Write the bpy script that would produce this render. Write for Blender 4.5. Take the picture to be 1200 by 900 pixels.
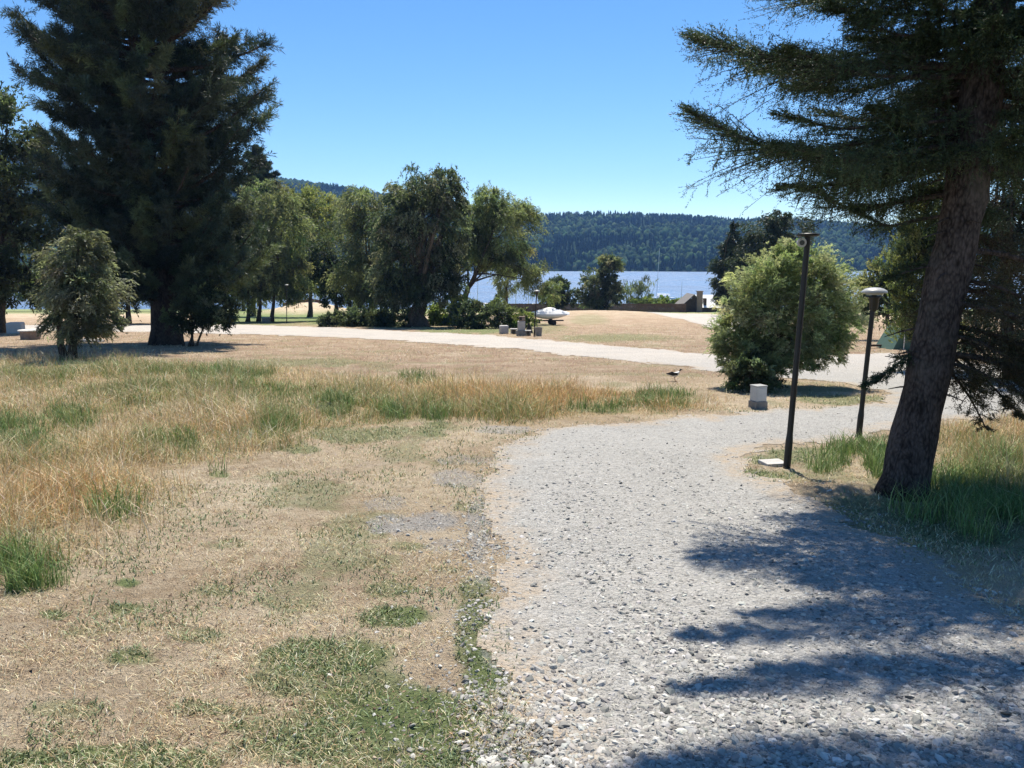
import bpy, math
import numpy as np

R = math.radians
sc = bpy.context.scene
C = bpy.context.collection
for o in list(bpy.data.objects):
    bpy.data.objects.remove(o)

# ------------------------------------------------------------------ camera, sky, sun, exposure
FPX, CAMZ = 950.0, 1.7
PITCH = math.atan((450 - 305) / FPX)
cd = bpy.data.cameras.new('camera')
cd.sensor_width = 36.0
cd.lens = 36.0 * FPX / 1200.0
cd.clip_start, cd.clip_end = 0.05, 12000
cam = bpy.data.objects.new('camera', cd)
C.objects.link(cam)
cam.location = (0, 0, CAMZ)
cam.rotation_euler = (R(90) - PITCH, 0, 0)
sc.camera = cam

SUN_EL, SUN_AZ = 63.5, 7.0           # azimuth clockwise from +Y
wd = bpy.data.worlds.new('World')
sc.world = wd
wd.use_nodes = True
wt = wd.node_tree
bg = wt.nodes['Background']
sky = wt.nodes.new('ShaderNodeTexSky')
sky.sky_type = 'NISHITA'
sky.sun_disc = False
sky.sun_elevation = R(SUN_EL)
sky.sun_rotation = R(SUN_AZ)
sky.altitude = 1500
sky.air_density = 1.0
sky.dust_density = 0.05
sky.ozone_density = 3.0
hsv = wt.nodes.new('ShaderNodeHueSaturation')
hsv.inputs['Saturation'].default_value = 1.22
wt.links.new(sky.outputs[0], hsv.inputs['Color'])
wt.links.new(hsv.outputs[0], bg.inputs[0])
bg.inputs[1].default_value = 0.094

sd = bpy.data.lights.new('sun', 'SUN')
sd.energy = 5.0
sd.angle = R(0.53)
sd.color = (1.0, 0.935, 0.83)
sun = bpy.data.objects.new('sun', sd)
C.objects.link(sun)
sun.rotation_euler = (R(-(90 - SUN_EL)), 0, R(-SUN_AZ))
sun.location = (30, 60, 90)

sc.view_settings.view_transform = 'Standard'
sc.view_settings.look = 'None'
sc.view_settings.gamma = 1
sc.view_settings.exposure = 0.80
sc.cycles.max_bounces = 8
sc.cycles.transparent_max_bounces = 8
sc.cycles.sample_clamp_indirect = 6
sc.cycles.volume_bounces = 0

# ------------------------------------------------------------------ small maths
rng = np.random.default_rng(11)


def hash2(ix, iy, seed):
    h = (ix.astype(np.int64) * 374761393 + iy.astype(np.int64) * 668265263 + seed * 974634777) & 0xffffffff
    h = ((h ^ (h >> 13)) * 1274126177) & 0xffffffff
    h = (h ^ (h >> 16)) & 0xffffffff
    return h / 4294967295.0


def vnoise(x, y, seed=0):
    x = np.asarray(x, float); y = np.asarray(y, float)
    ix, iy = np.floor(x), np.floor(y)
    fx, fy = x - ix, y - iy
    fx = fx * fx * (3 - 2 * fx); fy = fy * fy * (3 - 2 * fy)
    a = hash2(ix, iy, seed); b = hash2(ix + 1, iy, seed)
    c = hash2(ix, iy + 1, seed); d = hash2(ix + 1, iy + 1, seed)
    return (a * (1 - fx) + b * fx) * (1 - fy) + (c * (1 - fx) + d * fx) * fy


def fbm(x, y, seed=0, octs=4):
    s = 0.0; a = 0.5; t = 0.0
    for k in range(octs):
        s = s + a * vnoise(x * 2 ** k + 17.3 * k, y * 2 ** k - 9.1 * k, seed + k); t += a; a *= 0.5
    return s / t


def sstep(a, b, x):
    t = np.clip((x - a) / (b - a), 0, 1)
    return t * t * (3 - 2 * t)


MOUNDS = [(9.5, 92.0, 11.0, 16.0, 0.68), (-2.74, 12.2, 0.55, 0.25, 0.16), (2.95, 7.0, 0.8, 0.5, 0.10), (-28.0, 113.0, 5.5, 6.0, 1.6)]


def gh(x, y):
    """height of the ground"""
    x = np.asarray(x, float); y = np.asarray(y, float)
    z = -0.05 * y
    z = z - 0.02 * np.clip(y - 178, 0, 200)
    for mx, my, sx, sy, a in MOUNDS:
        z = z + a * np.exp(-((x - mx) / sx) ** 2 - ((y - my) / sy) ** 2)
    z = z + 0.05 * (fbm(x * 0.35, y * 0.35, 5, 3) - 0.5)
    return z


def ray(px, py):
    cp, sp = math.cos(PITCH), math.sin(PITCH)
    u, v = (px - 600) / FPX, (450 - py) / FPX
    return np.array([u, cp + v * sp, -sp + v * cp])


def P(px, py, Y):
    d = ray(px, py)
    return np.array([0, 0, CAMZ]) + d * (Y / d[1])


def G(px, py):
    """ground point under a pixel of the 1200 x 900 photograph"""
    d = ray(px, py)
    lo = 0.5
    hi = lo
    while hi < 300:
        p = np.array([0, 0, CAMZ]) + d * (hi / d[1])
        if p[2] < gh(p[0], p[1]):
            break
        lo, hi = hi, hi * 1.03
    for _ in range(30):
        m = 0.5 * (lo + hi)
        p = np.array([0, 0, CAMZ]) + d * (m / d[1])
        if p[2] < gh(p[0], p[1]):
            hi = m
        else:
            lo = m
    return p


def GP(px, py):
    """same on the bare slope, for outlines (works below the frame too)"""
    d = ray(px, py)
    t = CAMZ / (-d[2] - 0.05 * d[1])
    return np.array([d[0] * t, d[1] * t])


def unit(v):
    return v / np.maximum(np.linalg.norm(v, axis=-1, keepdims=True), 1e-9)


# ------------------------------------------------------------------ materials
def new_mat(name):
    m = bpy.data.materials.new(name)
    m.use_nodes = True
    nt = m.node_tree
    for n in list(nt.nodes):
        nt.nodes.remove(n)
    out = nt.nodes.new('ShaderNodeOutputMaterial')
    return m, nt, out


def nd(nt, kind, ins=None, **props):
    n = nt.nodes.new(kind)
    for k, v in props.items():
        setattr(n, k, v)
    for k, v in (ins or {}).items():
        s = n.inputs[k]
        if isinstance(v, bpy.types.NodeSocket):
            nt.links.new(v, s)
        else:
            s.default_value = v
    return n


def ramp(nt, fac, stops):
    n = nt.nodes.new('ShaderNodeValToRGB')
    nt.links.new(fac, n.inputs[0])
    el = n.color_ramp.elements
    while len(el) < len(stops):
        el.new(0.5)
    for e, (p, c) in zip(el, stops):
        e.position = p
        e.color = (*c, 1) if len(c) == 3 else c
    return n.outputs[0]


def mixc(nt, fac, a, b, mode='MIX'):
    n = nt.nodes.new('ShaderNodeMix')
    n.data_type = 'RGBA'; n.blend_type = mode
    for sock, v in ((n.inputs[0], fac), (n.inputs[6], a), (n.inputs[7], b)):
        if isinstance(v, bpy.types.NodeSocket):
            nt.links.new(v, sock)
        else:
            sock.default_value = v if not isinstance(v, tuple) or len(v) == 4 else (*v, 1)
    return n.outputs[2]


def mth(nt, op, a, b=None, clamp=False):
    n = nt.nodes.new('ShaderNodeMath')
    n.operation = op; n.use_clamp = clamp
    for i, v in enumerate((a, b)):
        if v is None:
            continue
        if isinstance(v, bpy.types.NodeSocket):
            nt.links.new(v, n.inputs[i])
        else:
            n.inputs[i].default_value = v
    return n.outputs[0]


def noise(nt, vec, scale, detail=4, rough=0.6):
    return nd(nt, 'ShaderNodeTexNoise', {'Vector': vec, 'Scale': scale, 'Detail': detail, 'Roughness': rough}).outputs[0]


def plain(name, col, rough=0.6, metal=0.0, vary=0.15, scale=8.0, bump=0.0, bscale=60.0, spec=0.4):
    m, nt, out = new_mat(name)
    pos = nd(nt, 'ShaderNodeTexCoord').outputs['Object']
    n = noise(nt, pos, scale, 5)
    c = ramp(nt, n, [(0.25, tuple(x * (1 - vary) for x in col)), (0.75, tuple(min(1, x * (1 + vary)) for x in col))])
    b = nd(nt, 'ShaderNodeBsdfPrincipled', {'Base Color': c, 'Roughness': rough, 'Metallic': metal, 'Specular IOR Level': spec})
    if bump:
        bn = nd(nt, 'ShaderNodeBump', {'Height': noise(nt, pos, bscale, 6), 'Strength': bump, 'Distance': 0.02})
        nt.links.new(bn.outputs[0], b.inputs['Normal'])
    nt.links.new(b.outputs[0], out.inputs[0])
    return m


def leafmat(name, transl=0.35, tcol=(1.25, 1.25, 0.6), rough=0.5, spec=0.35):
    """colour per leaf comes from the face attribute 'tint'"""
    m, nt, out = new_mat(name)
    a = nd(nt, 'ShaderNodeAttribute', attribute_name='tint').outputs['Color']
    b = nd(nt, 'ShaderNodeBsdfPrincipled', {'Base Color': a, 'Roughness': rough, 'Specular IOR Level': spec})
    t = nd(nt, 'ShaderNodeBsdfTranslucent', {'Color': mixc(nt, 1.0, a, tcol, 'MULTIPLY')})
    s = nd(nt, 'ShaderNodeMixShader', {0: transl, 1: b.outputs[0], 2: t.outputs[0]})
    nt.links.new(s.outputs[0], out.inputs[0])
    return m


def barkmat(name, col, scale=1.0):
    m, nt, out = new_mat(name)
    pos = nd(nt, 'ShaderNodeTexCoord').outputs['Object']
    mp = nd(nt, 'ShaderNodeMapping', {'Vector': pos, 'Scale': (1, 1, 0.45)}).outputs[0]
    wv = nd(nt, 'ShaderNodeTexNoise', {'Vector': mp, 'Scale': 14 * scale, 'Detail': 3}).outputs['Color']
    mp2 = nd(nt, 'ShaderNodeVectorMath', {0: mp, 1: nd(nt, 'ShaderNodeVectorMath', {0: wv, 1: (0.07 / scale,) * 3}, operation='MULTIPLY').outputs[0]}, operation='ADD').outputs[0]
    v = nd(nt, 'ShaderNodeTexVoronoi', {'Vector': mp2, 'Scale': 48 * scale, 'Randomness': 1.0}, feature='F1').outputs[0]
    n = noise(nt, mp, 7 * scale, 10, 0.75)
    n2 = noise(nt, pos, 2.2 * scale, 4, 0.6)
    h = mth(nt, 'ADD', mth(nt, 'MULTIPLY', v, -0.45), mth(nt, 'ADD', n, 0.15))
    c = ramp(nt, h, [(0.22, tuple(x * 0.3 for x in col)), (0.42, col), (0.72, tuple(x * 2.1 for x in col))])
    c = mixc(nt, mth(nt, 'MULTIPLY', ramp(nt, n2, [(0.5, (0, 0, 0)), (0.7, (1, 1, 1))]), 0.4), c, (0.10, 0.10, 0.085))
    b = nd(nt, 'ShaderNodeBsdfPrincipled', {'Base Color': c, 'Roughness': 0.95, 'Specular IOR Level': 0.15})
    bn = nd(nt, 'ShaderNodeBump', {'Height': h, 'Strength': 1.0, 'Distance': 0.025 / scale})
    nt.links.new(bn.outputs[0], b.inputs['Normal'])
    nt.links.new(b.outputs[0], out.inputs[0])
    return m


def ground_material():
    m, nt, out = new_mat('dry_ground')
    pos = nd(nt, 'ShaderNodeTexCoord').outputs['Object']
    z = nd(nt, 'ShaderNodeAttribute', attribute_name='zone')
    sep = nd(nt, 'ShaderNodeSeparateColor', {0: z.outputs['Color']})
    gr, go, gv = sep.outputs[0], sep.outputs[1], sep.outputs[2]
    n1 = noise(nt, pos, 0.22, 4); n2 = noise(nt, pos, 1.6, 6, 0.65)
    n3 = noise(nt, pos, 14, 6, 0.7); n4 = noise(nt, pos, 70, 5, 0.7)
    st = nd(nt, 'ShaderNodeMapping', {'Vector': pos, 'Scale': (1.0, 0.35, 1.0), 'Rotation': (0, 0, 0.4)}).outputs[0]
    n5 = noise(nt, st, 120, 3, 0.6)
    v = mth(nt, 'ADD', mth(nt, 'MULTIPLY', n2, 0.42), mth(nt, 'ADD', mth(nt, 'MULTIPLY', n3, 0.30), mth(nt, 'ADD', mth(nt, 'MULTIPLY', n4, 0.16), mth(nt, 'MULTIPLY', n5, 0.12))))
    c = ramp(nt, v, [(0.38, (0.17, 0.115, 0.075)), (0.43, (0.40, 0.30, 0.20)), (0.49, (0.61, 0.49, 0.335)), (0.59, (0.77, 0.66, 0.49))])
    c = mixc(nt, mth(nt, 'MULTIPLY', ramp(nt, n1, [(0.42, (0, 0, 0)), (0.62, (1, 1, 1))]), 0.5), c, (0.52, 0.385, 0.245))
    n6 = noise(nt, pos, 0.8, 7, 0.7)
    c = mixc(nt, mth(nt, 'MULTIPLY', ramp(nt, n6, [(0.52, (0, 0, 0)), (0.60, (1, 1, 1))]), 0.55), c, (0.33, 0.225, 0.13))
    c = mixc(nt, mth(nt, 'MULTIPLY', ramp(nt, n6, [(0.36, (1, 1, 1)), (0.45, (0, 0, 0))]), 0.6), c, (0.74, 0.62, 0.46))
    yy = nd(nt, 'ShaderNodeSeparateXYZ', {0: pos}).outputs[1]
    f1 = nd(nt, 'ShaderNodeMapRange', {'Value': yy, 'From Min': 15.0, 'From Max': 20.0}).outputs[0]
    f2 = nd(nt, 'ShaderNodeMapRange', {'Value': yy, 'From Min': 110.0, 'From Max': 60.0}).outputs[0]
    mid = mth(nt, 'MULTIPLY', mth(nt, 'MULTIPLY', f1, f2), ramp(nt, mth(nt, 'ADD', mth(nt, 'MULTIPLY', n2, 0.5), mth(nt, 'MULTIPLY', n6, 0.5)), [(0.38, (0.25, 0.25, 0.25)), (0.58, (0.95, 0.95, 0.95))]))
    c = mixc(nt, mid, c, (0.37, 0.255, 0.175))
    gold = ramp(nt, v, [(0.38, (0.24, 0.165, 0.08)), (0.5, (0.48, 0.35, 0.18)), (0.62, (0.62, 0.49, 0.29))])
    c = mixc(nt, mth(nt, 'MULTIPLY', go, 0.85), c, gold)
    green = ramp(nt, n3, [(0.35, (0.11, 0.15, 0.055)), (0.6, (0.26, 0.31, 0.13))])
    gf = mth(nt, 'MULTIPLY', gr, ramp(nt, mth(nt, 'ADD', n3, mth(nt, 'MULTIPLY', gr, 0.34)), [(0.46, (0, 0, 0)), (0.64, (1, 1, 1))]), clamp=True)
    c = mixc(nt, gf, c, green)
    vo = nd(nt, 'ShaderNodeTexVoronoi', {'Vector': pos, 'Scale': 55.0})
    gs = ramp(nt, vo.outputs['Color'], [(0.1, (0.32, 0.31, 0.29)), (0.5, (0.48, 0.465, 0.44)), (0.9, (0.60, 0.585, 0.55))])
    gvf = mth(nt, 'MULTIPLY', gv, ramp(nt, mth(nt, 'ADD', n4, gv), [(0.75, (0, 0, 0)), (1.05, (1, 1, 1))]), clamp=True)
    c = mixc(nt, gvf, c, gs)
    b = nd(nt, 'ShaderNodeBsdfPrincipled', {'Base Color': c, 'Roughness': 0.95, 'Specular IOR Level': 0.1})
    bn = nd(nt, 'ShaderNodeBump', {'Height': mth(nt, 'ADD', n4, mth(nt, 'ADD', n3, n5)), 'Strength': 1.0, 'Distance': 0.05})
    nt.links.new(bn.outputs[0], b.inputs['Normal'])
    nt.links.new(b.outputs[0], out.inputs[0])
    return m


def road_material():
    m, nt, out = new_mat('road_gravel')
    pos = nd(nt, 'ShaderNodeTexCoord').outputs['Object']
    z = nd(nt, 'ShaderNodeAttribute', attribute_name='zone')
    sep = nd(nt, 'ShaderNodeSeparateColor', {0: z.outputs['Color']})
    ed, far = sep.outputs[0], sep.outputs[2]
    n2 = noise(nt, pos, 1.1, 5, 0.65); n3 = noise(nt, pos, 9, 5, 0.7); n4 = noise(nt, pos, 90, 4, 0.7)
    v1 = nd(nt, 'ShaderNodeTexVoronoi', {'Vector': pos, 'Scale': 38.0})
    v2 = nd(nt, 'ShaderNodeTexVoronoi', {'Vector': pos, 'Scale': 110.0})
    g1 = nd(nt, 'ShaderNodeSeparateColor', {0: v1.outputs['Color']}).outputs[0]
    g2 = nd(nt, 'ShaderNodeSeparateColor', {0: v2.outputs['Color']}).outputs[0]
    v = mth(nt, 'ADD', mth(nt, 'MULTIPLY', g1, 0.3), mth(nt, 'ADD', mth(nt, 'MULTIPLY', g2, 0.35), mth(nt, 'MULTIPLY', n2, 0.35)))
    c = ramp(nt, v, [(0.18, (0.20, 0.194, 0.178)), (0.45, (0.325, 0.316, 0.292)), (0.8, (0.44, 0.428, 0.398))])
    c = mixc(nt, mth(nt, 'MULTIPLY', ramp(nt, n3, [(0.45, (0, 0, 0)), (0.7, (1, 1, 1))]), 0.25), c, (0.40, 0.365, 0.32))
    c = mixc(nt, mth(nt, 'MULTIPLY', far, ramp(nt, noise(nt, pos, 0.6, 5, 0.7), [(0.3, (0.35, 0.35, 0.35)), (0.65, (0.9, 0.9, 0.9))])), c, (0.52, 0.465, 0.40))
    c = mixc(nt, mth(nt, 'MULTIPLY', ed, ramp(nt, n3, [(0.35, (0.2, 0.2, 0.2)), (0.6, (1, 1, 1))]), clamp=True), c, (0.40, 0.315, 0.22))
    b = nd(nt, 'ShaderNodeBsdfPrincipled', {'Base Color': c, 'Roughness': 0.9, 'Specular IOR Level': 0.2})
    hh = mth(nt, 'ADD', mth(nt, 'MULTIPLY', v1.outputs['Distance'], -1.0), mth(nt, 'ADD', mth(nt, 'MULTIPLY', v2.outputs['Distance'], -0.5), mth(nt, 'MULTIPLY', n4, 0.5)))
    bn = nd(nt, 'ShaderNodeBump', {'Height': hh, 'Strength': 0.9, 'Distance': 0.02})
    nt.links.new(bn.outputs[0], b.inputs['Normal'])
    nt.links.new(b.outputs[0], out.inputs[0])
    return m


def water_material():
    m, nt, out = new_mat('lake_water')
    pos = nd(nt, 'ShaderNodeTexCoord').outputs['Object']
    mp = nd(nt, 'ShaderNodeMapping', {'Vector': pos, 'Scale': (0.55, 1.0, 1.0)}).outputs[0]
    n1 = noise(nt, mp, 0.5, 6, 0.65)
    n2 = noise(nt, mp, 0.03, 3, 0.5)
    mp2 = nd(nt, 'ShaderNodeMapping', {'Vector': pos, 'Scale': (0.25, 0.07, 1.0)}).outputs[0]
    n3 = noise(nt, mp2, 1.0, 4, 0.7)
    ro = ramp(nt, n3, [(0.42, (0.30, 0.30, 0.30)), (0.58, (0.62, 0.62, 0.62))])
    bc = ramp(nt, n2, [(0.3, (0.06, 0.15, 0.29)), (0.7, (0.12, 0.19, 0.31))])
    b = nd(nt, 'ShaderNodeBsdfPrincipled', {'Base Color': bc, 'Roughness': ro, 'IOR': 1.4, 'Specular IOR Level': 0.6})
    bn = nd(nt, 'ShaderNodeBump', {'Height': n1, 'Strength': 1.0, 'Distance': mth(nt, 'MULTIPLY', n2, 3.2)})
    nt.links.new(bn.outputs[0], b.inputs['Normal'])
    nt.links.new(b.outputs[0], out.inputs[0])
    return m


M = dict(
    ground=ground_material(), road=road_material(), water=water_material(),
    leaf=leafmat('leaf_foliage', 0.55, (1.25, 1.25, 0.8)), needle=leafmat('needle_foliage', 0.22, (1.15, 1.2, 0.6), 0.55, 0.3),
    blade=leafmat('grass_blades', 0.2, (1.1, 1.03, 0.85), 0.6, 0.25),
    stone=leafmat('crushed_stone', 0.0, (1, 1, 1), 0.85, 0.25),
    forest=leafmat('far_forest', 0.0, (1, 1, 0.6), 1.0, 0.0),
    bark_spruce=barkmat('spruce_bark', (0.062, 0.050, 0.044)), bark_pine=barkmat('pine_bark', (0.05, 0.038, 0.03), 0.4),
    bark_grey=barkmat('grey_bark', (0.085, 0.068, 0.052), 0.5),
    hill=plain('hill_soil', (0.022, 0.036, 0.022), 1.0, scale=0.02, spec=0.0),
    dark_metal=plain('dark_painted_steel', (0.022, 0.022, 0.022), 0.45, 0.3, scale=20),
    white_enamel=plain('white_enamel', (0.36, 0.36, 0.34), 0.4, scale=6, vary=0.06),
    glass_opal=plain('opal_glass', (0.3, 0.3, 0.28), 0.25, vary=0.05),
    concrete=plain('concrete', (0.42, 0.40, 0.37), 0.9, bump=0.4, scale=5, vary=0.2),
    concrete_dark=plain('stained_concrete', (0.24, 0.22, 0.19), 0.95, bump=0.5, scale=7, vary=0.3),
    brick=plain('old_brick', (0.24, 0.18, 0.14), 0.95, bump=0.6, scale=9, vary=0.35),
    soot=plain('soot_black', (0.03, 0.028, 0.026), 0.95, scale=9),
    tarp=plain('white_tarp', (0.72, 0.71, 0.68), 0.7, scale=3, vary=0.08),
    wood_fence=plain('brown_fence_wood', (0.13, 0.07, 0.045), 0.85, scale=2.5, vary=0.4),
    wood_dark=plain('dark_wood', (0.06, 0.042, 0.03), 0.85, scale=3, vary=0.35),
    wall_white=plain('white_render', (0.78, 0.77, 0.74), 0.8, vary=0.05),
    wall_tan=plain('tan_render', (0.50, 0.38, 0.20), 0.85, vary=0.15),
    roof_red=plain('reddish_roof', (0.22, 0.09, 0.06), 0.8, vary=0.25),
    roof_slate=plain('grey_shingle', (0.17, 0.155, 0.14), 0.85, vary=0.25),
    hull_white=plain('white_gelcoat', (0.78, 0.79, 0.8), 0.25, vary=0.04),
    hull_blue=plain('blue_gelcoat', (0.05, 0.16, 0.45), 0.3, vary=0.1),
    cloth_blue=plain('blue_cover', (0.06, 0.30, 0.60), 0.7, vary=0.15),
    alu=plain('aluminium', (0.6, 0.6, 0.6), 0.35, 0.8, vary=0.05),
    rubber=plain('rubber', (0.02, 0.02, 0.02), 0.8),
    glass_dark=plain('dark_glass', (0.02, 0.025, 0.03), 0.1),
    tent=plain('green_canvas', (0.055, 0.105, 0.075), 0.7, vary=0.15),
    plastic_grey=plain('grey_cabinet', (0.50, 0.49, 0.46), 0.6, vary=0.1, scale=6),
    slab=plain('pale_slab', (0.52, 0.50, 0.46), 0.9, bump=0.3, vary=0.12),
    feather_black=plain('black_feather', (0.015, 0.015, 0.016), 0.6),
    feather_white=plain('white_feather', (0.7, 0.7, 0.68), 0.7),
    horn=plain('bird_leg', (0.25, 0.10, 0.06), 0.5),
)


# ------------------------------------------------------------------ objects
def tag(o, label=None, cat=None, group=None, kind=None):
    for k, v in (('label', label), ('category', cat), ('group', group), ('kind', kind)):
        if v:
            o[k] = v
    return o


def thing(name, loc, label, cat, group=None):
    o = bpy.data.objects.new(name, None)
    o.empty_display_size = 0.3
    C.objects.link(o)
    o.location = loc
    return tag(o, label, cat, group)


def wloc(o):
    l = np.zeros(3)
    while o is not None:
        l = l + np.array(o.location); o = o.parent
    return l


class MB:
    """collects faces, builds one mesh object"""

    def __init__(s):
        s.V = []; s.F = []; s.T = []; s.n = 0

    def add(s, V, F, tint=None):
        V = np.asarray(V, float).reshape(-1, 3)
        F = np.asarray(F, np.int64)
        s.V.append(V)
        s.F.append(F + s.n)
        if tint is not None:
            t = np.asarray(tint, float)
            s.T.append(np.broadcast_to(t, (len(F), 3)))
        s.n += len(V)
        return s

    def box(s, c, d, rz=0.0, taper=1.0):
        x, y, z = np.array(d) / 2
        v = np.array([[-x, -y, -z], [x, -y, -z], [x, y, -z], [-x, y, -z], [-x * taper, -y * taper, z], [x * taper, -y * taper, z], [x * taper, y * taper, z], [-x * taper, y * taper, z]])
        # small chamfer on the vertical edges is done by bevel modifier in build
        cr, sr = math.cos(rz), math.sin(rz)
        v = np.stack([v[:, 0] * cr - v[:, 1] * sr, v[:, 0] * sr + v[:, 1] * cr, v[:, 2]], 1) + np.array(c)
        return s.add(v, [[0, 3, 2, 1], [4, 5, 6, 7], [0, 1, 5, 4], [1, 2, 6, 5], [2, 3, 7, 6], [3, 0, 4, 7]])

    def tube(s, pts, rad, n=8, cap=True, tint=None):
        pts = np.asarray(pts, float); k = len(pts)
        rad = np.broadcast_to(np.asarray(rad, float), (k,))
        T = unit(np.gradient(pts, axis=0))
        ref = np.array([0, 0, 1.0]) if abs(T[:, 2]).mean() < 0.8 else np.array([1.0, 0.05, 0])
        A = unit(np.cross(T, ref)); B = np.cross(T, A)
        th = np.linspace(0, 2 * np.pi, n, endpoint=False)
        V = pts[:, None] + rad[:, None, None] * (A[:, None] * np.cos(th)[None, :, None] + B[:, None] * np.sin(th)[None, :, None])
        i = np.arange(k - 1)[:, None] * n; j = np.arange(n)[None]; j2 = (j + 1) % n
        F = np.stack([i + j, i + j2, i + n + j2, i + n + j], -1).reshape(-1, 4)
        V = V.reshape(-1, 3)
        if cap:
            V = np.vstack([V, pts[:1], pts[-1:]])
            b = k * n
            jj = np.arange(n)
            F = np.vstack([F, np.stack([jj * 0 + b, (jj + 1) % n, jj, jj * 0 + b], 1)[:, [0, 1, 2, 2]] if False else np.zeros((0, 4), int)])
            s._caps = (jj, n, k, b)
        s.add(V, F, tint)
        if cap:
            off = s.n - len(V)
            jj = np.arange(n)
            s.F.append(np.stack([jj * 0 + b, (jj + 1) % n, jj], 1) + off)
            s.F.append(np.stack([jj * 0 + b + 1, (k - 1) * n + jj, (k - 1) * n + (jj + 1) % n], 1) + off)
            if tint is not None:
                s.T.append(np.broadcast_to(np.asarray(tint, float), (n, 3))); s.T.append(np.broadcast_to(np.asarray(tint, float), (n, 3)))
        return s

    def lathe(s, c, prof, n=24, sx=1.0, sy=1.0):
        """prof: list of (radius, z)"""
        prof = np.array(prof, float)
        th = np.linspace(0, 2 * np.pi, n, endpoint=False)
        V = np.stack([prof[:, None, 0] * np.cos(th) * sx, prof[:, None, 0] * np.sin(th) * sy, np.repeat(prof[:, None, 1], n, 1)], -1) + np.array(c)
        k = len(prof)
        i = np.arange(k - 1)[:, None] * n; j = np.arange(n)[None]; j2 = (j + 1) % n
        F = np.stack([i + j, i + j2, i + n + j2, i + n + j], -1).reshape(-1, 4)
        return s.add(V.reshape(-1, 3), F)

    def build(s, name, mat, parent=None, loc=None, smooth=False, bevel=0.0, zone=None):
        V = np.concatenate(s.V) if s.V else np.zeros((0, 3))
        base = wloc(parent) if parent is not None else (np.array(loc, float) if loc is not None else np.zeros(3))
        V = V - base
        me = bpy.data.meshes.new(name)
        nf = sum(len(f) for f in s.F)
        loops = np.concatenate([f.reshape(-1) for f in s.F])
        tot = np.concatenate([np.full(len(f), f.shape[1], np.int64) for f in s.F])
        st = np.concatenate([[0], np.cumsum(tot)[:-1]])
        me.vertices.add(len(V)); me.vertices.foreach_set('co', V.astype(np.float32).ravel())
        me.loops.add(len(loops)); me.loops.foreach_set('vertex_index', loops.astype(np.int32))
        me.polygons.add(nf); me.polygons.foreach_set('loop_start', st.astype(np.int32))
        if smooth:
            me.polygons.foreach_set('use_smooth', np.ones(nf, bool))
        else:
            me.polygons.foreach_set('use_smooth', np.zeros(nf, bool))
        if s.T:
            T = np.concatenate(s.T)
            a = me.attributes.new('tint', 'FLOAT_COLOR', 'FACE')
            a.data.foreach_set('color', np.hstack([np.clip(T, 0, 1), np.ones((len(T), 1))]).astype(np.float32).ravel())
        if zone is not None:
            a = me.attributes.new('zone', 'FLOAT_COLOR', 'POINT')
            a.data.foreach_set('color', np.hstack([zone, np.ones((len(zone), 1))]).astype(np.float32).ravel())
        me.update(calc_edges=True)
        me.materials.append(mat)
        o = bpy.data.objects.new(name, me)
        C.objects.link(o)
        if parent is not None:
            o.parent = parent
        else:
            o.location = base
        if bevel:
            md = o.modifiers.new('bevel', 'BEVEL'); md.width = bevel; md.segments = 2; md.limit_method = 'ANGLE'
        return o


def leaves(mb, c, d, L, Wd, tint):
    """one diamond per leaf; c base points, d directions"""
    n = len(c)
    d = unit(d)
    r = unit(rng.normal(size=(n, 3)))
    sd_ = unit(np.cross(d, r))
    L = np.broadcast_to(L, (n,))[:, None]; Wd = np.broadcast_to(Wd, (n,))[:, None]
    m = c + d * L * 0.45
    V = np.stack([c, m + sd_ * Wd / 2, c + d * L, m - sd_ * Wd / 2], 1).reshape(-1, 3)
    mb.add(V, np.arange(4 * n).reshape(n, 4), tint)


def tints(n, cols, jit=0.22, weights=None):
    cols = np.array(cols, float)
    i = rng.choice(len(cols), n, p=weights)
    return np.clip(cols[i] * (1 + rng.normal(0, jit, (n, 1))) * (1 + rng.normal(0, 0.05, (n, 3))), 0.004, 0.9)


def strands(mb, s, d0, Ls, g, per, leafL, leafW, spread, cols, back=0.05):
    """s starts, d0 unit directions, Ls lengths, g droop; per leaves on each strand"""
    n = len(s)
    t = (np.arange(per)[None] + rng.random((n, per))) / per
    Ls = np.broadcast_to(Ls, (n,)); g = np.broadcast_to(g, (n,))
    pos = s[:, None] + d0[:, None] * (t * Ls[:, None])[..., None]
    pos[..., 2] -= g[:, None] * t * t * Ls[:, None]
    tan = np.repeat(d0[:, None], per, 1).copy()
    tan[..., 2] -= 2 * g[:, None] * t
    tan = unit(tan)
    dirs = unit(tan + rng.normal(0, spread, tan.shape))
    c = np.repeat(cols[:, None], per, 1).reshape(-1, 3) * (1 + rng.normal(0, 0.16, (n * per, 1)))
    k = n * per
    leaves(mb, pos.reshape(-1, 3), dirs.reshape(-1, 3), leafL * rng.uniform(0.65, 1.25, k), leafW * rng.uniform(0.7, 1.2, k), np.clip(c, 0.004, 0.9))
    return pos


def curve(p0, p1, bend=(0, 0, 0), n=7):
    t = np.linspace(0, 1, n)[:, None]
    p0 = np.array(p0, float); p1 = np.array(p1, float)
    return p0 * (1 - t) + p1 * t + np.array(bend, float) * (4 * t * (1 - t))


def ground_at(p):
    return np.array([p[0], p[1], float(gh(p[0], p[1]))])


DENS = 1.55


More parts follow.
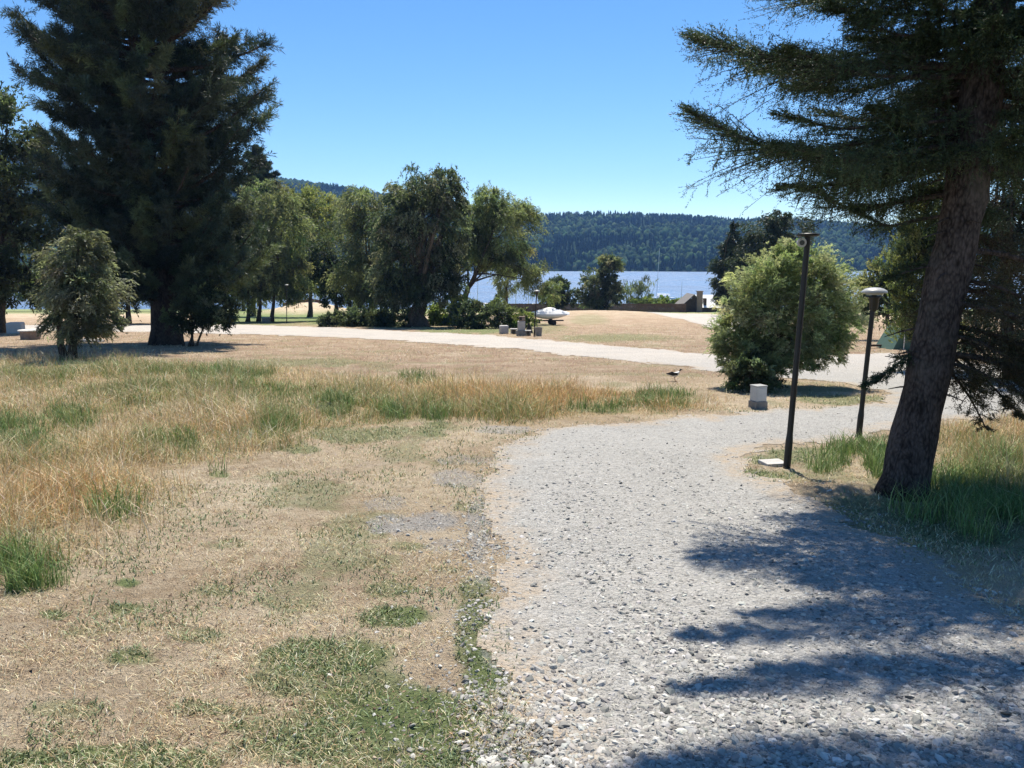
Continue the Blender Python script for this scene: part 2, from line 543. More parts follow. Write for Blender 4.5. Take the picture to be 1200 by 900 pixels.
def blob_tree(name, label, cat, base, Y, blobs, cols, n=20000, leaf=(0.18, 0.055), style='bushy', stems=None, stemr=0.12,
              per=10, group=None, mat='leaf', bark='bark_grey', sub=0.3, clumps=26, limbs=22, sl=None, dz=0.85, trunk_name='trunk'):
    """base = pixel of the foot; blobs = pixel ellipses of the crown at distance Y; depth comes from each blob's own width"""
    if Y is None:
        b = G(*base); Y = b[1]
    else:
        b = P(base[0], base[1], Y)
    b = ground_at(b)
    px = Y / FPX * 1.01
    root = thing(name, b, label, cat, group)
    mb = MB()
    vols = np.array([rx * ry for (_, _, rx, ry) in blobs], float); vols /= vols.sum()
    targets = []
    for (bx, by, rx, ry), w in zip(blobs, vols):
        c0 = P(bx, by, Y)
        rr = np.array([rx * px, rx * px * dz, ry * px])
        nc = max(5, int(clumps * (0.35 + w * len(blobs) * 0.65)))
        u = unit(rng.normal(size=(nc, 3)))
        rad = rng.random(nc) ** 0.42 * 0.95
        cc = c0 + u * rad[:, None] * rr
        ccol = tints(nc, cols, 0.2)
        csz = (sub * rr.min()) * rng.uniform(0.65, 1.45, nc)
        targets.append(cc)
        ns = max(1, int(DENS * n * w / nc / per))
        si = np.repeat(np.arange(nc), ns)
        m = len(si)
        q = rng.normal(size=(m, 3)) * 0.62
        q *= np.array([1, 1, 0.8])
        s = cc[si] + q * csz[si, None]
        outd = unit(cc - c0)[si]
        col = ccol[si] * (1 + rng.normal(0, 0.12, (m, 1)))
        rd = unit(rng.normal(size=(m, 3)))
        SL = (sl or 1.0) * csz[si] * rng.uniform(0.5, 1.3, m)
        if style == 'bushy':
            d0 = unit(outd * 0.8 + rd * 0.9 + np.array([0, 0, 0.35])); g = 0.25; spr = 0.55
        elif style == 'weep':
            d0 = unit(outd * 0.8 + rd * 0.7 + np.array([0, 0, 0.45])); g = 0.95; spr = 0.45; SL = SL * 1.25
        elif style == 'willow':
            d0 = unit(outd * 0.7 + rd * 0.6 + np.array([0, 0, 0.7])); g = 0.45; spr = 0.42
        elif style == 'cedar':
            d0 = unit(outd * np.array([1, 1, 0.2]) + rd * np.array([.6, .6, .25])); g = 0.55; spr = 0.4
        elif style == 'reed':
            d0 = unit(rd * 0.35 + np.array([0, 0, 1.0])); g = 0.2; spr = 0.25; SL = SL * 1.6
        else:
            d0 = unit(outd * 0.5 + rd * 0.6 + np.array([0, 0, 0.9])); g = 0.0; spr = 0.4
        strands(mb, s, d0, SL, g, per, leaf[0] * 1.1, leaf[1] * 1.15, spr, col)
    mb.build('crown', M[mat], root)
    # trunk and limbs
    tb = MB()
    st = stems or [[base, (blobs[0][0], blobs[0][1])]]
    tips = []
    for line in st:
        pts = [ground_at(P(line[0][0], line[0][1], Y)) + rng.normal(0, 0.02, 3) * np.array([1, 1, 0])]
        pts[0][2] -= 0.05
        for (qx, qy) in line[1:]:
            pts.append(P(qx, qy, Y) + rng.normal(0, 1, 3) * np.array([0.0, 0.6 * stemr, 0.0]))
        pts = np.array(pts)
        tt = np.linspace(0, 1, 12); k = np.linspace(0, 1, len(pts))
        cv = np.stack([np.interp(tt, k, pts[:, i]) for i in range(3)], 1)
        cv[1:-1] += rng.normal(0, 0.12 * stemr, (10, 3))
        rd_ = stemr * (1 - 0.75 * tt) * (1 + 0.5 * np.exp(-tt * 14))
        tb.tube(cv, rd_, 9)
        tips.append((cv, rd_))
    tg = np.concatenate(targets)
    for q in tg[rng.permutation(len(tg))[:limbs]]:
        cv, rd_ = tips[rng.integers(len(tips))]
        k = rng.integers(4, 11)
        L = np.linalg.norm(q - cv[k])
        tb.tube(curve(cv[k], q, rng.normal(0, 0.07 * L, 3) + np.array([0, 0, 0.08 * L]), 6), rd_[k] * 0.5 * np.linspace(1, 0.15, 6), 6)
    tb.build(trunk_name, M[bark], root, smooth=True)
    return root


# ------------------------------------------------------------------ ground, road
def polypix(pts):
    return np.array([GP(*p) for p in pts])


ROAD = np.vstack([polypix([(604, 900), (598, 830), (602, 790), (582, 740), (573, 690), (568, 640), (566, 600), (572, 570), (586, 545), (605, 524),
    (640, 508), (690, 498), (760, 491), (830, 487), (880, 483), (940, 479), (1010, 475), (1034, 468), (1028, 458), (990, 450), (940, 446), (895, 443),
    (840, 435), (770, 427), (700, 420), (600, 409), (520, 403), (400, 395.5), (250, 391), (100, 388), (-80, 387), (-80, 381), (100, 381),
    (270, 380), (380, 383), (480, 388), (560, 391.5), (640, 398), (720, 405), (800, 412), (880, 417), (960, 417), (1040, 413), (1100, 420), (1200, 432), (1320, 445),
    (1320, 488), (1200, 486), (1120, 493), (1060, 500), (1000, 511), (930, 521), (885, 531), (868, 541), (874, 556), (930, 580), (985, 600), (1040, 632), (1090, 668), (1150, 705), (1300, 770)]),
    np.array([[7.0, 1.5], [7.0, -25.0], [0.1, -25.0], [0.05, 0.0]])])
LAKEPATH = polypix([(752, 371), (778, 369.3), (812, 367.5), (850, 369), (885, 376), (880, 390), (850, 389), (828, 383), (800, 376)])
GOLD = polypix([(-60, 412), (200, 424), (330, 430), (480, 447), (620, 452), (800, 460), (818, 478), (700, 490), (600, 494), (540, 492), (440, 500), (360, 505), (290, 528), (190, 552), (150, 600), (95, 640), (0, 690), (-120, 720)])
GOLDR = polypix([(1085, 498), (1200, 490), (1330, 495), (1330, 640), (1200, 600), (1100, 560)])
ISLAND = polypix([(885, 533), (930, 524), (1000, 513), (1060, 502), (1120, 495), (1320, 500), (1320, 760), (1150, 695), (1040, 628), (930, 574), (880, 552)])


def sdist(poly, x, y):
    """signed distance, positive inside"""
    x = np.asarray(x, float); y = np.asarray(y, float)
    d2 = np.full(x.shape, 1e18); ins = np.zeros(x.shape, bool)
    n = len(poly)
    for i in range(n):
        a, b = poly[i], poly[(i + 1) % n]
        e = b - a
        wx, wy = x - a[0], y - a[1]
        t = np.clip((wx * e[0] + wy * e[1]) / max(e @ e, 1e-12), 0, 1)
        d2 = np.minimum(d2, (wx - e[0] * t) ** 2 + (wy - e[1] * t) ** 2)
        c = (a[1] > y) != (b[1] > y)
        with np.errstate(divide='ignore', invalid='ignore'):
            xi = a[0] + (y - a[1]) * e[0] / (e[1] if abs(e[1]) > 1e-12 else 1e-12)
        ins ^= c & (x < xi)
    d = np.sqrt(d2)
    return np.where(ins, d, -d)


def patch(lst, x, y):
    """soft ground patches given as pixel ellipses, turned into world ellipses"""
    r = np.zeros_like(x)
    jit = (fbm(x * 2.6, y * 1.9, 101, 4) - 0.5) * 3.4 * np.clip(1.2 - y / 80, 0.3, 1)
    for (px, py, rx, ry, a) in lst:
        c = GP(px, py); ex = GP(px + rx, py)
        y1, y2 = GP(px, py - ry)[1], GP(px, py + ry)[1]
        sx = abs(ex[0] - c[0]); sy = abs(y1 - y2) / 2
        q = ((x - c[0] - (y - c[1]) * c[0] / max(c[1], 1)) / sx) ** 2 + ((y - (y1 + y2) / 2) / sy) ** 2
        r = np.maximum(r, a * sstep(1.6, 0.4, q + jit))
    return r


LOWGREEN = [(470, 722, 45, 11, 1), (390, 772, 90, 22, 1), (560, 710, 25, 10, .9), (490, 840, 120, 45, 1), (565, 790, 35, 35, 1), (150, 772, 60, 12, .9), (130, 890, 120, 16, 1), (300, 850, 50, 12, .7),
    (60, 720, 14, 6, 1), (150, 682, 14, 6, 1), (150, 712, 20, 6, .8), (250, 690, 20, 6, .6), (520, 895, 100, 30, 1), (430, 510, 60, 10, .7), (510, 505, 25, 8, .8), (350, 525, 25, 6, .7), (480, 640, 22, 7, .7), (550, 595, 18, 6, .6), (430, 625, 25, 8, .5), (270, 640, 30, 8, .5),
    (330, 425, 120, 5, .55), (620, 385, 50, 7, .5), (720, 396, 70, 5, .6), (690, 377, 25, 4, .4), (905, 560, 50, 10, .9), (930, 535, 60, 9, .7), (990, 468, 60, 5, .7), (940, 455, 60, 7, .45), (300, 373, 70, 9, 1), (390, 374, 70, 7, 1), (250, 378, 60, 4, .8), (470, 381, 60, 3.5, .9), (520, 388, 30, 5, .8), (560, 387, 40, 4, .9), (1150, 620, 90, 40, .8), (1020, 600, 60, 20, .6), (230, 745, 40, 12, .6), (330, 800, 50, 14, .7), (430, 800, 70, 20, .8), (250, 830, 60, 10, .6), (80, 830, 50, 10, .5), (560, 760, 30, 60, .8), (460, 690, 30, 9, .6), (340, 700, 40, 9, .5), (420, 875, 160, 30, .9), (120, 740, 50, 8, .5), (550, 690, 22, 16, .7), (390, 655, 30, 7, .5), (520, 665, 30, 8, .5)]
TALLGREEN = [(25, 515, 40, 25, .75), (85, 492, 30, 14, .55), (180, 522, 30, 14, .6), (325, 497, 24, 16, 1), (390, 477, 22, 14, 1), (460, 488, 18, 8, 1), (510, 486, 18, 8, 1), (492, 445, 22, 5, 1), (785, 470, 35, 8, 1), (30, 672, 48, 28, 1), (257, 556, 12, 4, 1),
    (270, 440, 60, 8, .8), (130, 435, 80, 8, .6), (300, 470, 80, 14, .35), (200, 470, 120, 20, .3), (150, 605, 40, 14, .3), (215, 520, 20, 12, .7), (720, 480, 50, 6, .8), (40, 440, 60, 8, .5)]
RGREEN = [(972, 545, 36, 13, 1), (1030, 545, 30, 15, 1), (1000, 530, 30, 9, .8), (1120, 575, 60, 26, 1), (1180, 600, 50, 30, .9), (1150, 560, 70, 14, .8)]
GRAVELP = [(490, 612, 45, 16, .95), (455, 590, 25, 8, .6), (540, 560, 30, 14, .75), (520, 640, 30, 10, .6), (590, 760, 25, 30, .7), (560, 540, 40, 8, .6), (560, 620, 14, 60, .8), (590, 870, 16, 40, .7), (600, 505, 40, 5, .7)]


def axis(lo, hi, c, s0, grow):
    """coordinates dense around c"""
    out = [c]
    v, st = c, s0
    while v < hi:
        v += st; st = max(s0, s0 + grow * max(0, v - c - 3.5)); out.append(v)
    v, st = c, s0
    while v > lo:
        v -= st; st = max(s0, s0 + grow * max(0, c - v - 3.5)); out.insert(0, v)
    return np.array(out)


xs = axis(-420, 420, 0.5, 0.026, 0.016)
ys = axis(-40, 262, 4.5, 0.026, 0.017)
X, Y_ = np.meshgrid(xs, ys)
Z = gh(X, Y_)
near = np.exp(-np.maximum(0, Y_ - 5) / 12)
sdr = sdist(ROAD, X, Y_)
edge_n = (fbm(X * 0.8, Y_ * 0.8, 21, 5) - 0.5) * 1.5 + (fbm(X * 3.1, Y_ * 3.1, 31, 4) - 0.5) * 1.1
edge_s = np.clip(0.20 + Y_ * 0.030, 0.26, 0.9)
rd = np.maximum(sdr + edge_n * edge_s, sdist(LAKEPATH, X, Y_) + edge_n * 0.5)
on_road = rd > 0
Zm = (fbm(X * 2.2, Y_ * 2.2, 41, 4) - 0.5) * 0.05 + (fbm(X * 11, Y_ * 11, 51, 3) - 0.5) * 0.035
Zr = (fbm(X * 1.2, Y_ * 1.2, 61, 3) - 0.5) * 0.04 + (fbm(X * 14, Y_ * 14, 71, 2) - 0.5) * 0.014
wr = sstep(-0.15, 0.1, rd)
Zg = Z + Zm * (1 - wr) + Zr * wr - 0.008 * sstep(0.0, 0.08, rd)
gz = np.maximum(patch(LOWGREEN, X, Y_), np.maximum(0.8 * patch(TALLGREEN, X, Y_), patch(RGREEN, X, Y_)))
gz = np.maximum(gz, 0.55 * sstep(0.60, 0.72, fbm(X * 0.9, Y_ * 0.9, 81, 4)) * np.exp(-Y_ / 60))
gz = np.maximum(gz, 0.9 * sstep(95, 130, Y_) * (1 - np.exp(-((X + 28.5) / 9.0) ** 2 - ((Y_ - 110.0) / 8.0) ** 2)))
bank = np.exp(-((X + 28.0) / 6.0) ** 2 - ((Y_ - 112.0) / 7.0) ** 2)
gz = gz * (1 - np.clip(1.3 * bank, 0, 1))
goz = np.maximum(sstep(-0.5, 0.5, sdist(GOLD, X, Y_) + edge_n * 0.8), 0.9 * sstep(-0.3, 0.3, sdist(GOLDR, X, Y_) + edge_n * 0.5))
gvz = np.maximum(0.8 * patch(GRAVELP, X, Y_), 0.2 * sstep(-0.15, 0.05, rd))
zone = np.stack([gz.ravel(), goz.ravel(), gvz.ravel()], 1)
ny, nx = X.shape
ii = np.arange(ny * nx).reshape(ny, nx)
Q = np.stack([ii[:-1, :-1], ii[:-1, 1:], ii[1:, 1:], ii[1:, :-1]], -1).reshape(-1, 4)
gm = MB().add(np.stack([X, Y_, Zg], -1).reshape(-1, 3), Q)
tag(gm.build('ground', M['ground'], smooth=True, zone=zone), kind='structure', label='dry straw coloured ground sloping gently down to the lake')
# the road: faces of the same grid inside its ragged outline, on top of the ground
fm = (on_road[:-1, :-1].astype(int) + on_road[:-1, 1:] + on_road[1:, 1:] + on_road[1:, :-1]) >= 3
qr = Q.reshape(ny - 1, nx - 1, 4)[fm]
used, inv = np.unique(qr, return_inverse=True)
Zroad = Z + Zm * (1 - wr) + Zr * wr + 0.004
rz = np.stack([0.9 * sstep(0.42, 0.0, rd).ravel()[used], sstep(0.45, 0.6, fbm(X * 0.5, Y_ * 0.5, 91, 3)).ravel()[used], sstep(13, 30, Y_).ravel()[used]], 1)
rm = MB().add(np.stack([X, Y_, Zroad], -1).reshape(-1, 3)[used], inv.reshape(-1, 4))
tag(rm.build('gravel_road', M['road'], smooth=True, zone=rz), kind='structure', label='grey gravel drive curving right with a paler track branching off behind')


def surf(x, y):
    """drawn surface height incl. small relief (for standing blades and stones on it)"""
    r = sdist(ROAD, x, y)
    w = sstep(-0.15, 0.1, r)
    zm = (fbm(x * 2.2, y * 2.2, 41, 4) - 0.5) * 0.05 + (fbm(x * 11, y * 11, 51, 3) - 0.5) * 0.035
    zr = (fbm(x * 1.2, y * 1.2, 61, 3) - 0.5) * 0.04 + (fbm(x * 14, y * 14, 71, 2) - 0.5) * 0.014
    return gh(x, y) + zm * (1 - w) + zr * w


# ------------------------------------------------------------------ lake and hills
lk = MB()
lx = np.linspace(-2600, 2600, 60); ly = np.linspace(150, 1600, 40)
LX, LY = np.meshgrid(lx, ly)
i2 = np.arange(LX.size).reshape(LX.shape)
lk.add(np.stack([LX, LY, LX * 0 - 9.0], -1).reshape(-1, 3), np.stack([i2[:-1, :-1], i2[:-1, 1:], i2[1:, 1:], i2[1:, :-1]], -1).reshape(-1, 4))
tag(lk.build('lake_water', M['water'], loc=(0, 150, -9)), kind='structure', label='bright rippled lake behind the trees')

SKY_PX = np.array([-400, 0, 200, 330, 410, 500, 630, 690, 760, 840, 920, 1000, 1060, 1200, 1600])
SKY_PY = np.array([170, 190, 204, 214, 223, 236, 251, 249, 253, 256, 257, 261, 265, 262, 240])


def hillz(x, y):
    px = 600 + x / np.maximum(y, 1) * FPX
    py = np.interp(px, SKY_PX, SKY_PY)
    YR = 1400.0
    top = (305 - py) / FPX * YR - 11
    shore = 800 + 25 * (fbm(x * 0.006, y * 0 + 1, 3, 3) - 0.5) - 30 * np.exp(-((x - 185) / 40.0) ** 2)
    t = np.clip((y - shore) / (YR - shore), 0, 1.25)
    h = -9.5 + (top + 9.5) * np.sin(np.clip(t, 0, 1) * np.pi / 2) ** 0.9 - np.where(t > 1, (t - 1) * 220, 0)
    h = np.where(y < shore, -9.5 - (shore - y) * 0.08, h)
    return h + 16 * (fbm(x * 0.008, y * 0.008, 9, 4) - 0.5) * sstep(0, 0.25, t), t


hx = np.linspace(-2400, 2400, 241); hy = np.linspace(740, 1590, 90)
HX, HY = np.meshgrid(hx, hy)
HZ, _t = hillz(HX, HY)
i3 = np.arange(HX.size).reshape(HX.shape)
tag(MB().add(np.stack([HX, HY, HZ], -1).reshape(-1, 3), np.stack([i3[:-1, :-1], i3[:-1, 1:], i3[1:, 1:], i3[1:, :-1]], -1).reshape(-1, 4)).build('hills', M['hill'], smooth=True),
    kind='structure', label='long forested hill across the lake')

# forest on the hill: one mass of conifers and rounder trees
fo = MB()
NT = 30000
fy = 762 + (1440 - 762) * rng.random(NT) ** 1.2
fx = (rng.uniform(-620, 1620, NT) - 600) / FPX * fy
fz, ft = hillz(fx, fy)
ok = (ft > 0.0) & (fz > -9.3)
fx, fy, fz, ft = fx[ok], fy[ok], fz[ok], ft[ok]
n = len(fx)
kindn = fbm(fx * 0.012, fy * 0.012, 77, 3)
con = kindn + rng.normal(0, 0.06, n) < 0.48 + 0.14 * np.exp(-np.maximum(ft, 0) / 0.12)
tall = 1 + 0.55 * np.exp(-np.maximum(ft, 0) / 0.10)
hh = np.where(con, rng.uniform(6.5, 11.5, n) * tall, rng.uniform(6.5, 10.5, n)); rr = np.where(con, hh * rng.uniform(0.13, 0.2, n), hh * rng.uniform(0.3, 0.45, n))
col = np.where(con[:, None], tints(n, [(0.014, 0.032, 0.026), (0.020, 0.040, 0.030), (0.011, 0.026, 0.022)], 0.25), tints(n, [(0.045, 0.075, 0.036), (0.06, 0.09, 0.042), (0.03, 0.055, 0.03)], 0.25))
levels, sides = 5, 7
th = np.linspace(0, 2 * np.pi, sides, endpoint=False)
for sel, prof in ((con, [(0.15, 1.0), (0.36, 0.55), (0.38, 0.85), (0.62, 0.3), (0.64, 0.52), (1.0, 0.0)]), (~con, [(0.1, 0.6), (0.35, 1.0), (0.6, 0.95), (0.82, 0.65), (0.95, 0.3), (1.0, 0.0)])):
    m = sel.sum(); k = len(prof)
    V = np.zeros((m, k, sides, 3))
    for a, (zf, rf) in enumerate(prof):
        j = rng.uniform(0.6, 1.3, (m, sides))
        V[:, a, :, 0] = fx[sel][:, None] + rr[sel][:, None] * rf * j * np.cos(th + a)
        V[:, a, :, 1] = fy[sel][:, None] + rr[sel][:, None] * rf * j * np.sin(th + a)
        V[:, a, :, 2] = fz[sel][:, None] - 1 + hh[sel][:, None] * (zf + rng.uniform(-0.05, 0.05, (m, sides)) * (zf < 1))
    b = (np.arange(m) * k * sides)[:, None, None]; a_ = np.arange(k - 1)[None, :, None] * sides; s_ = np.arange(sides)[None, None]
    F = np.stack([b + a_ + s_, b + a_ + (s_ + 1) % sides, b + a_ + sides + (s_ + 1) % sides, b + a_ + sides + s_], -1).reshape(-1, 4)
    fo.add(V.reshape(-1, 3), F, np.repeat(col[sel], (k - 1) * sides, 0))
tag(fo.build('forest', M['forest'], smooth=True), 'dark bluish forest of conifers covering the hill across the lake', 'forest', kind='stuff')

# ------------------------------------------------------------------ the spruce by the drive
def build_spruce():
    b = G(1056, 578)
    Y = b[1]
    root = thing('spruce_tree', ground_at(b), 'dark leaning spruce with drooping branches beside the gravel drive at right', 'tree')
    axis_px = [(1056, 584), (1082, 460), (1108, 340), (1130, 230), (1150, 110), (1166, 0)]
    A = [P(x, y, Y) for x, y in axis_px]
    A[0] = ground_at(b) - np.array([0, 0, 0.06])
    d = unit(A[-1] - A[-2])
    p = A[-1]
    while p[2] < 10.6:
        d = unit(d + np.array([-0.10, -0.01, 0.10]))
        p = p + d * 0.8
        A.append(p)
    A = np.array(A)
    hz = A[:, 2]
    rad = 0.182 * (1 - (hz - hz[0]) / (11.5 - hz[0])) ** 0.55
    rad[0] *= 1.06
    tz = np.linspace(hz[0], hz[-1], 60)
    AX = np.stack([np.interp(tz, hz, A[:, 0]), np.interp(tz, hz, A[:, 1]), tz], 1)
    RD = np.interp(tz, hz, rad) * (1 + 0.05 * np.sin(tz * 9)) + 0.04 * np.exp(-(tz - tz[0]) / 0.14)
    AX[1:-1, :2] += rng.normal(0, 0.006, (58, 2))
    tb = MB().tube(AX, RD, 20)
    tb.build('trunk', M['bark_spruce'], root, smooth=True)
    at = lambda z: np.array([np.interp(z, hz, A[:, 0]), np.interp(z, hz, A[:, 1]), z])

    wood = MB(); crown = MB(); dead = MB()
    GREENS = [(0.040, 0.066, 0.034), (0.054, 0.082, 0.040), (0.032, 0.054, 0.032), (0.072, 0.096, 0.044)]
    BROWN = [(0.075, 0.06, 0.035), (0.06, 0.055, 0.03), (0.05, 0.055, 0.028)]

    def branch(z0, az, L, prof, curtain=0.3, dens=1.0, cols=GREENS, target=crown, per=26, fan=0.34):
        """prof: rise along the branch at t = 0, .33, .66, 1"""
        p0 = at(z0)
        h = np.array([math.sin(az), math.cos(az), 0.0])     # clockwise from +Y
        side = np.array([h[1], -h[0], 0])
        t = np.linspace(0, 1, 14)
        wob = rng.normal(0, 0.02, 3)
        ax = p0 + h * (t * L)[:, None] + np.array([0, 0, 1]) * np.interp(t, [0, .33, .66, 1], prof)[:, None] + side * (np.sin(t * 3) * L * wob[0])[:, None]
        ax[1:-1] = (ax[:-2] + 2 * ax[1:-1] + ax[2:]) / 4
        wood.tube(ax, 0.030 * (L / 2) * (1 - 0.86 * t) + 0.003, 6, cap=False)
        # side twigs, swept forward
        n = int(50 * L * dens)
        tt = 0.10 + 0.90 * rng.random(n) ** 0.8
        s = np.stack([np.interp(tt, t, ax[:, i]) for i in range(3)], 1)
        sg = np.where(rng.random(n) < 0.5, -1.0, 1.0)
        tl = L * fan * (0.25 + 1.0 * np.sin(np.clip(tt, 0, 1) * np.pi * 0.75 + 0.35)) * rng.uniform(0.5, 1.15, n) * (1.05 - 0.72 * tt ** 3)
        tang = unit(np.stack([np.interp(tt, t, np.gradient(ax[:, i])) for i in range(3)], 1))
        d0 = unit(tang * (0.75 + 0.7 * tt[:, None] ** 2) + side * (sg * rng.uniform(0.5, 1.0, n))[:, None] + np.array([0, 0, 1]) * rng.normal(0.08, 0.18, (n, 1)))
        g = rng.uniform(0.05, 0.45, n) * (1 - 0.6 * tt)
        tc = tints(n, cols, 0.2)
        strands(target, s, d0, tl, g, int(per * 2.2), 0.026, 0.0060, 0.75, tc)
        k = rng.permutation(n)[: n // 2]
        for q in k:
            u = np.linspace(0, 1, 4)
            c = s[q] + d0[q] * (u * tl[q])[:, None]; c[:, 2] -= g[q] * u * u * tl[q]
            wood.tube(c, [0.005, 0.004, 0.003, 0.0015], 3, cap=False)
        # flat sprays: forward pointing twiglets on every side twig
        m = n * 7
        q = rng.integers(0, n, m); u = rng.random(m) * 0.9 + 0.1
        fs = s[q] + d0[q] * (u * tl[q])[:, None]; fs[:, 2] -= g[q] * u * u * tl[q]
        sd2 = unit(np.cross(d0[q], np.array([0, 0, 1.0])))
        fd = unit(d0[q] * 0.8 + sd2 * (np.where(rng.random(m) < 0.5, -1, 1) * rng.uniform(0.4, 1.0, m))[:, None] + np.stack([np.zeros(m), np.zeros(m), rng.normal(0.22, 0.36, m)], 1))
        strands(target, fs, fd, np.minimum(0.20, 0.45 * tl[q] + 0.03) * rng.uniform(0.4, 1.0, m), 0.12, 13, 0.024, 0.0062, 0.62, tints(m, cols, 0.25))
        # hanging twigs below the inner side twigs: the curtain
        m = int(n * 1.5)
        q = rng.choice(np.where(tt < 0.8)[0], m); u = rng.random(m) * 0.9 + 0.05
        hs = s[q] + d0[q] * (u * tl[q])[:, None]; hs[:, 2] -= g[q] * u * u * tl[q]
        hl = curtain * rng.uniform(0.2, 1.0, m) * (1 - 0.85 * tt[q])
        hd = unit(np.stack([rng.normal(0, 0.25, m), rng.normal(0, 0.25, m), -np.ones(m)], 1) + d0[q] * 0.5)
        strands(target, hs, hd, hl, 0.15, int(per * 1.25), 0.025, 0.0062, 0.75, tints(m, cols, 0.25))

    pi = math.pi
    LEFT = -pi / 2
    # branches read off the photograph on the left side
    def zof(py):
        return P(1120, py, Y)[2]
    branch(zof(78), LEFT + 0.10, 2.26, [0, 0.02, 0.03, 0.27], 0.36, 1.25)
    branch(zof(88), LEFT - 0.22, 1.7, [0, -0.04, -0.04, 0.10], 0.40, 0.8)
    branch(zof(60), LEFT + 0.5, 1.7, [0, 0.0, 0.0, 0.12], 0.3, 1.0)
    branch(zof(150), LEFT + 0.02, 2.28, [0, -0.08, -0.22, 0.12], 0.46, 1.25)
    branch(zof(165), LEFT - 0.3, 1.75, [0, -0.10, -0.2, -0.12], 0.48, 1.2)
    branch(zof(130), LEFT + 0.35, 1.5, [0, -0.03, -0.10, 0.05], 0.42, 0.7)
    branch(zof(185), LEFT + 0.2, 1.45, [0, -0.08, -0.2, -0.2], 0.36, 1.0)
    branch(zof(-30), LEFT + 0.05, 1.75, [0, 0.0, 0.02, 0.12], 0.42, 1.2)
    branch(zof(-20), LEFT - 0.28, 1.4, [0, -0.03, -0.06, 0.0], 0.42, 1.1)
    branch(zof(-50), LEFT + 0.4, 1.5, [0, 0.0, 0.0, 0.1], 0.4, 1.0)
    branch(zof(15), LEFT - 0.15, 1.35, [0, -0.02, -0.06, -0.02], 0.36, 1.1)
    branch(zof(-5), LEFT - 0.5, 1.35, [0, 0.0, -0.02, 0.06], 0.36, 1.0)
    branch(zof(35), LEFT + 0.25, 1.0, [0, -0.02, -0.05, 0.0], 0.32, 1.0)
    # short drooping twigs low on the left of the trunk
    branch(zof(395), LEFT + 0.2, 0.52, [0, -0.12, -0.3, -0.42], 0.16, 1.0, fan=0.3)
    branch(zof(300), LEFT + 0.9, 0.55, [0, -0.05, -0.12, -0.2], 0.16, 1.0, fan=0.3)
    # right, front and back, random
    for k in range(40):
        z = rng.uniform(zof(255), zof(-10))
        az = rng.uniform(-0.25 * pi, 1.08 * pi)
        L = rng.uniform(1.1, 2.2) * (0.75 if z < zof(180) else 1.0)
        if pi * 0.75 < az and z < zof(140):
            continue
        branch(z, az, L, [0, -0.04, -0.1, rng.uniform(-0.1, 0.15)], rng.uniform(0.3, 0.45), 0.8, per=20)
    for k in range(24):
        z = zof(-70) + (10.2 - zof(-70)) * rng.random()
        az = rng.uniform(-0.15 * pi, 0.72 * pi)
        f = 1 - (z - 4.3) / 7.2
        L = (0.35 + 2.0 * f) * rng.uniform(0.65, 1.1)
        branch(z, az, L, [0, 0.0, 0.02, 0.12 * L], 0.30 * min(1, f + 0.3), 0.7, per=16)
    # long boughs above the frame whose shadows fall on the drive in streaks
    for z, az, L in ((5.10, LEFT - 0.04, 2.5), (5.16, LEFT + 0.1, 2.1), (6.30, LEFT - 0.02, 2.3), (6.36, LEFT + 0.08, 1.9), (7.75, LEFT - 0.04, 2.3), (7.8, LEFT + 0.05, 2.0), (9.3, LEFT, 1.2)):
        branch(z, az, L, [0, 0.0, 0.0, 0.16], 0.22, 1.7, per=20, fan=0.13)
    for k in range(20):
        z = rng.uniform(zof(190), zof(-80))
        branch(z, pi + rng.uniform(-0.9, 1.5), rng.uniform(0.55, 1.15), [0, -0.03, -0.08, 0.02], rng.uniform(0.25, 0.4), 1.1, per=22)
    for k in range(10):
        z = rng.uniform(zof(210), zof(20))
        branch(z, rng.uniform(-0.35, 0.2) * pi, rng.uniform(1.2, 2.0), [0, -0.05, -0.14, -0.02], 0.42, 0.9, per=20)
    # thin brownish lower branches on the right
    for k in range(17):
        z = rng.uniform(zof(430), zof(240))
        az = rng.uniform(0.12 * pi, 0.86 * pi)
        L = rng.uniform(0.9, 1.9)
        branch(z, az, L, [0, -0.06, -0.22, -0.45], 0.45, 0.6, BROWN, dead, per=16)
    for k in range(3):
        branch(zof(380 + 20 * k), pi / 2 + 0.1 - 0.35 * k, 0.85 + 0.1 * k, [0, -0.15, -0.4, -0.62 - 0.05 * k], 0.18, 0.7, BROWN, dead, per=14, fan=0.25)
    # broken dry stubs along the trunk
    for k in range(26):
        z = rng.uniform(0.5, 2.6); az = rng.uniform(-pi, pi)
        p0 = at(z); L = rng.uniform(0.12, 0.4)
        p1 = p0 + np.array([math.sin(az) * L, math.cos(az) * L, rng.uniform(-0.12, 0.06)]) + 0.15 * np.array([math.sin(az), math.cos(az), 0])
        wood.tube(curve(p0, p1, (0, 0, 0.02), 4), [0.012, 0.010, 0.007, 0.003], 5, cap=False)
    wood.build('limbs', M['bark_spruce'], root)
    crown.build('crown', M['needle'], root)
    dead.build('dry_lower_branches', M['needle'], root)


build_spruce()


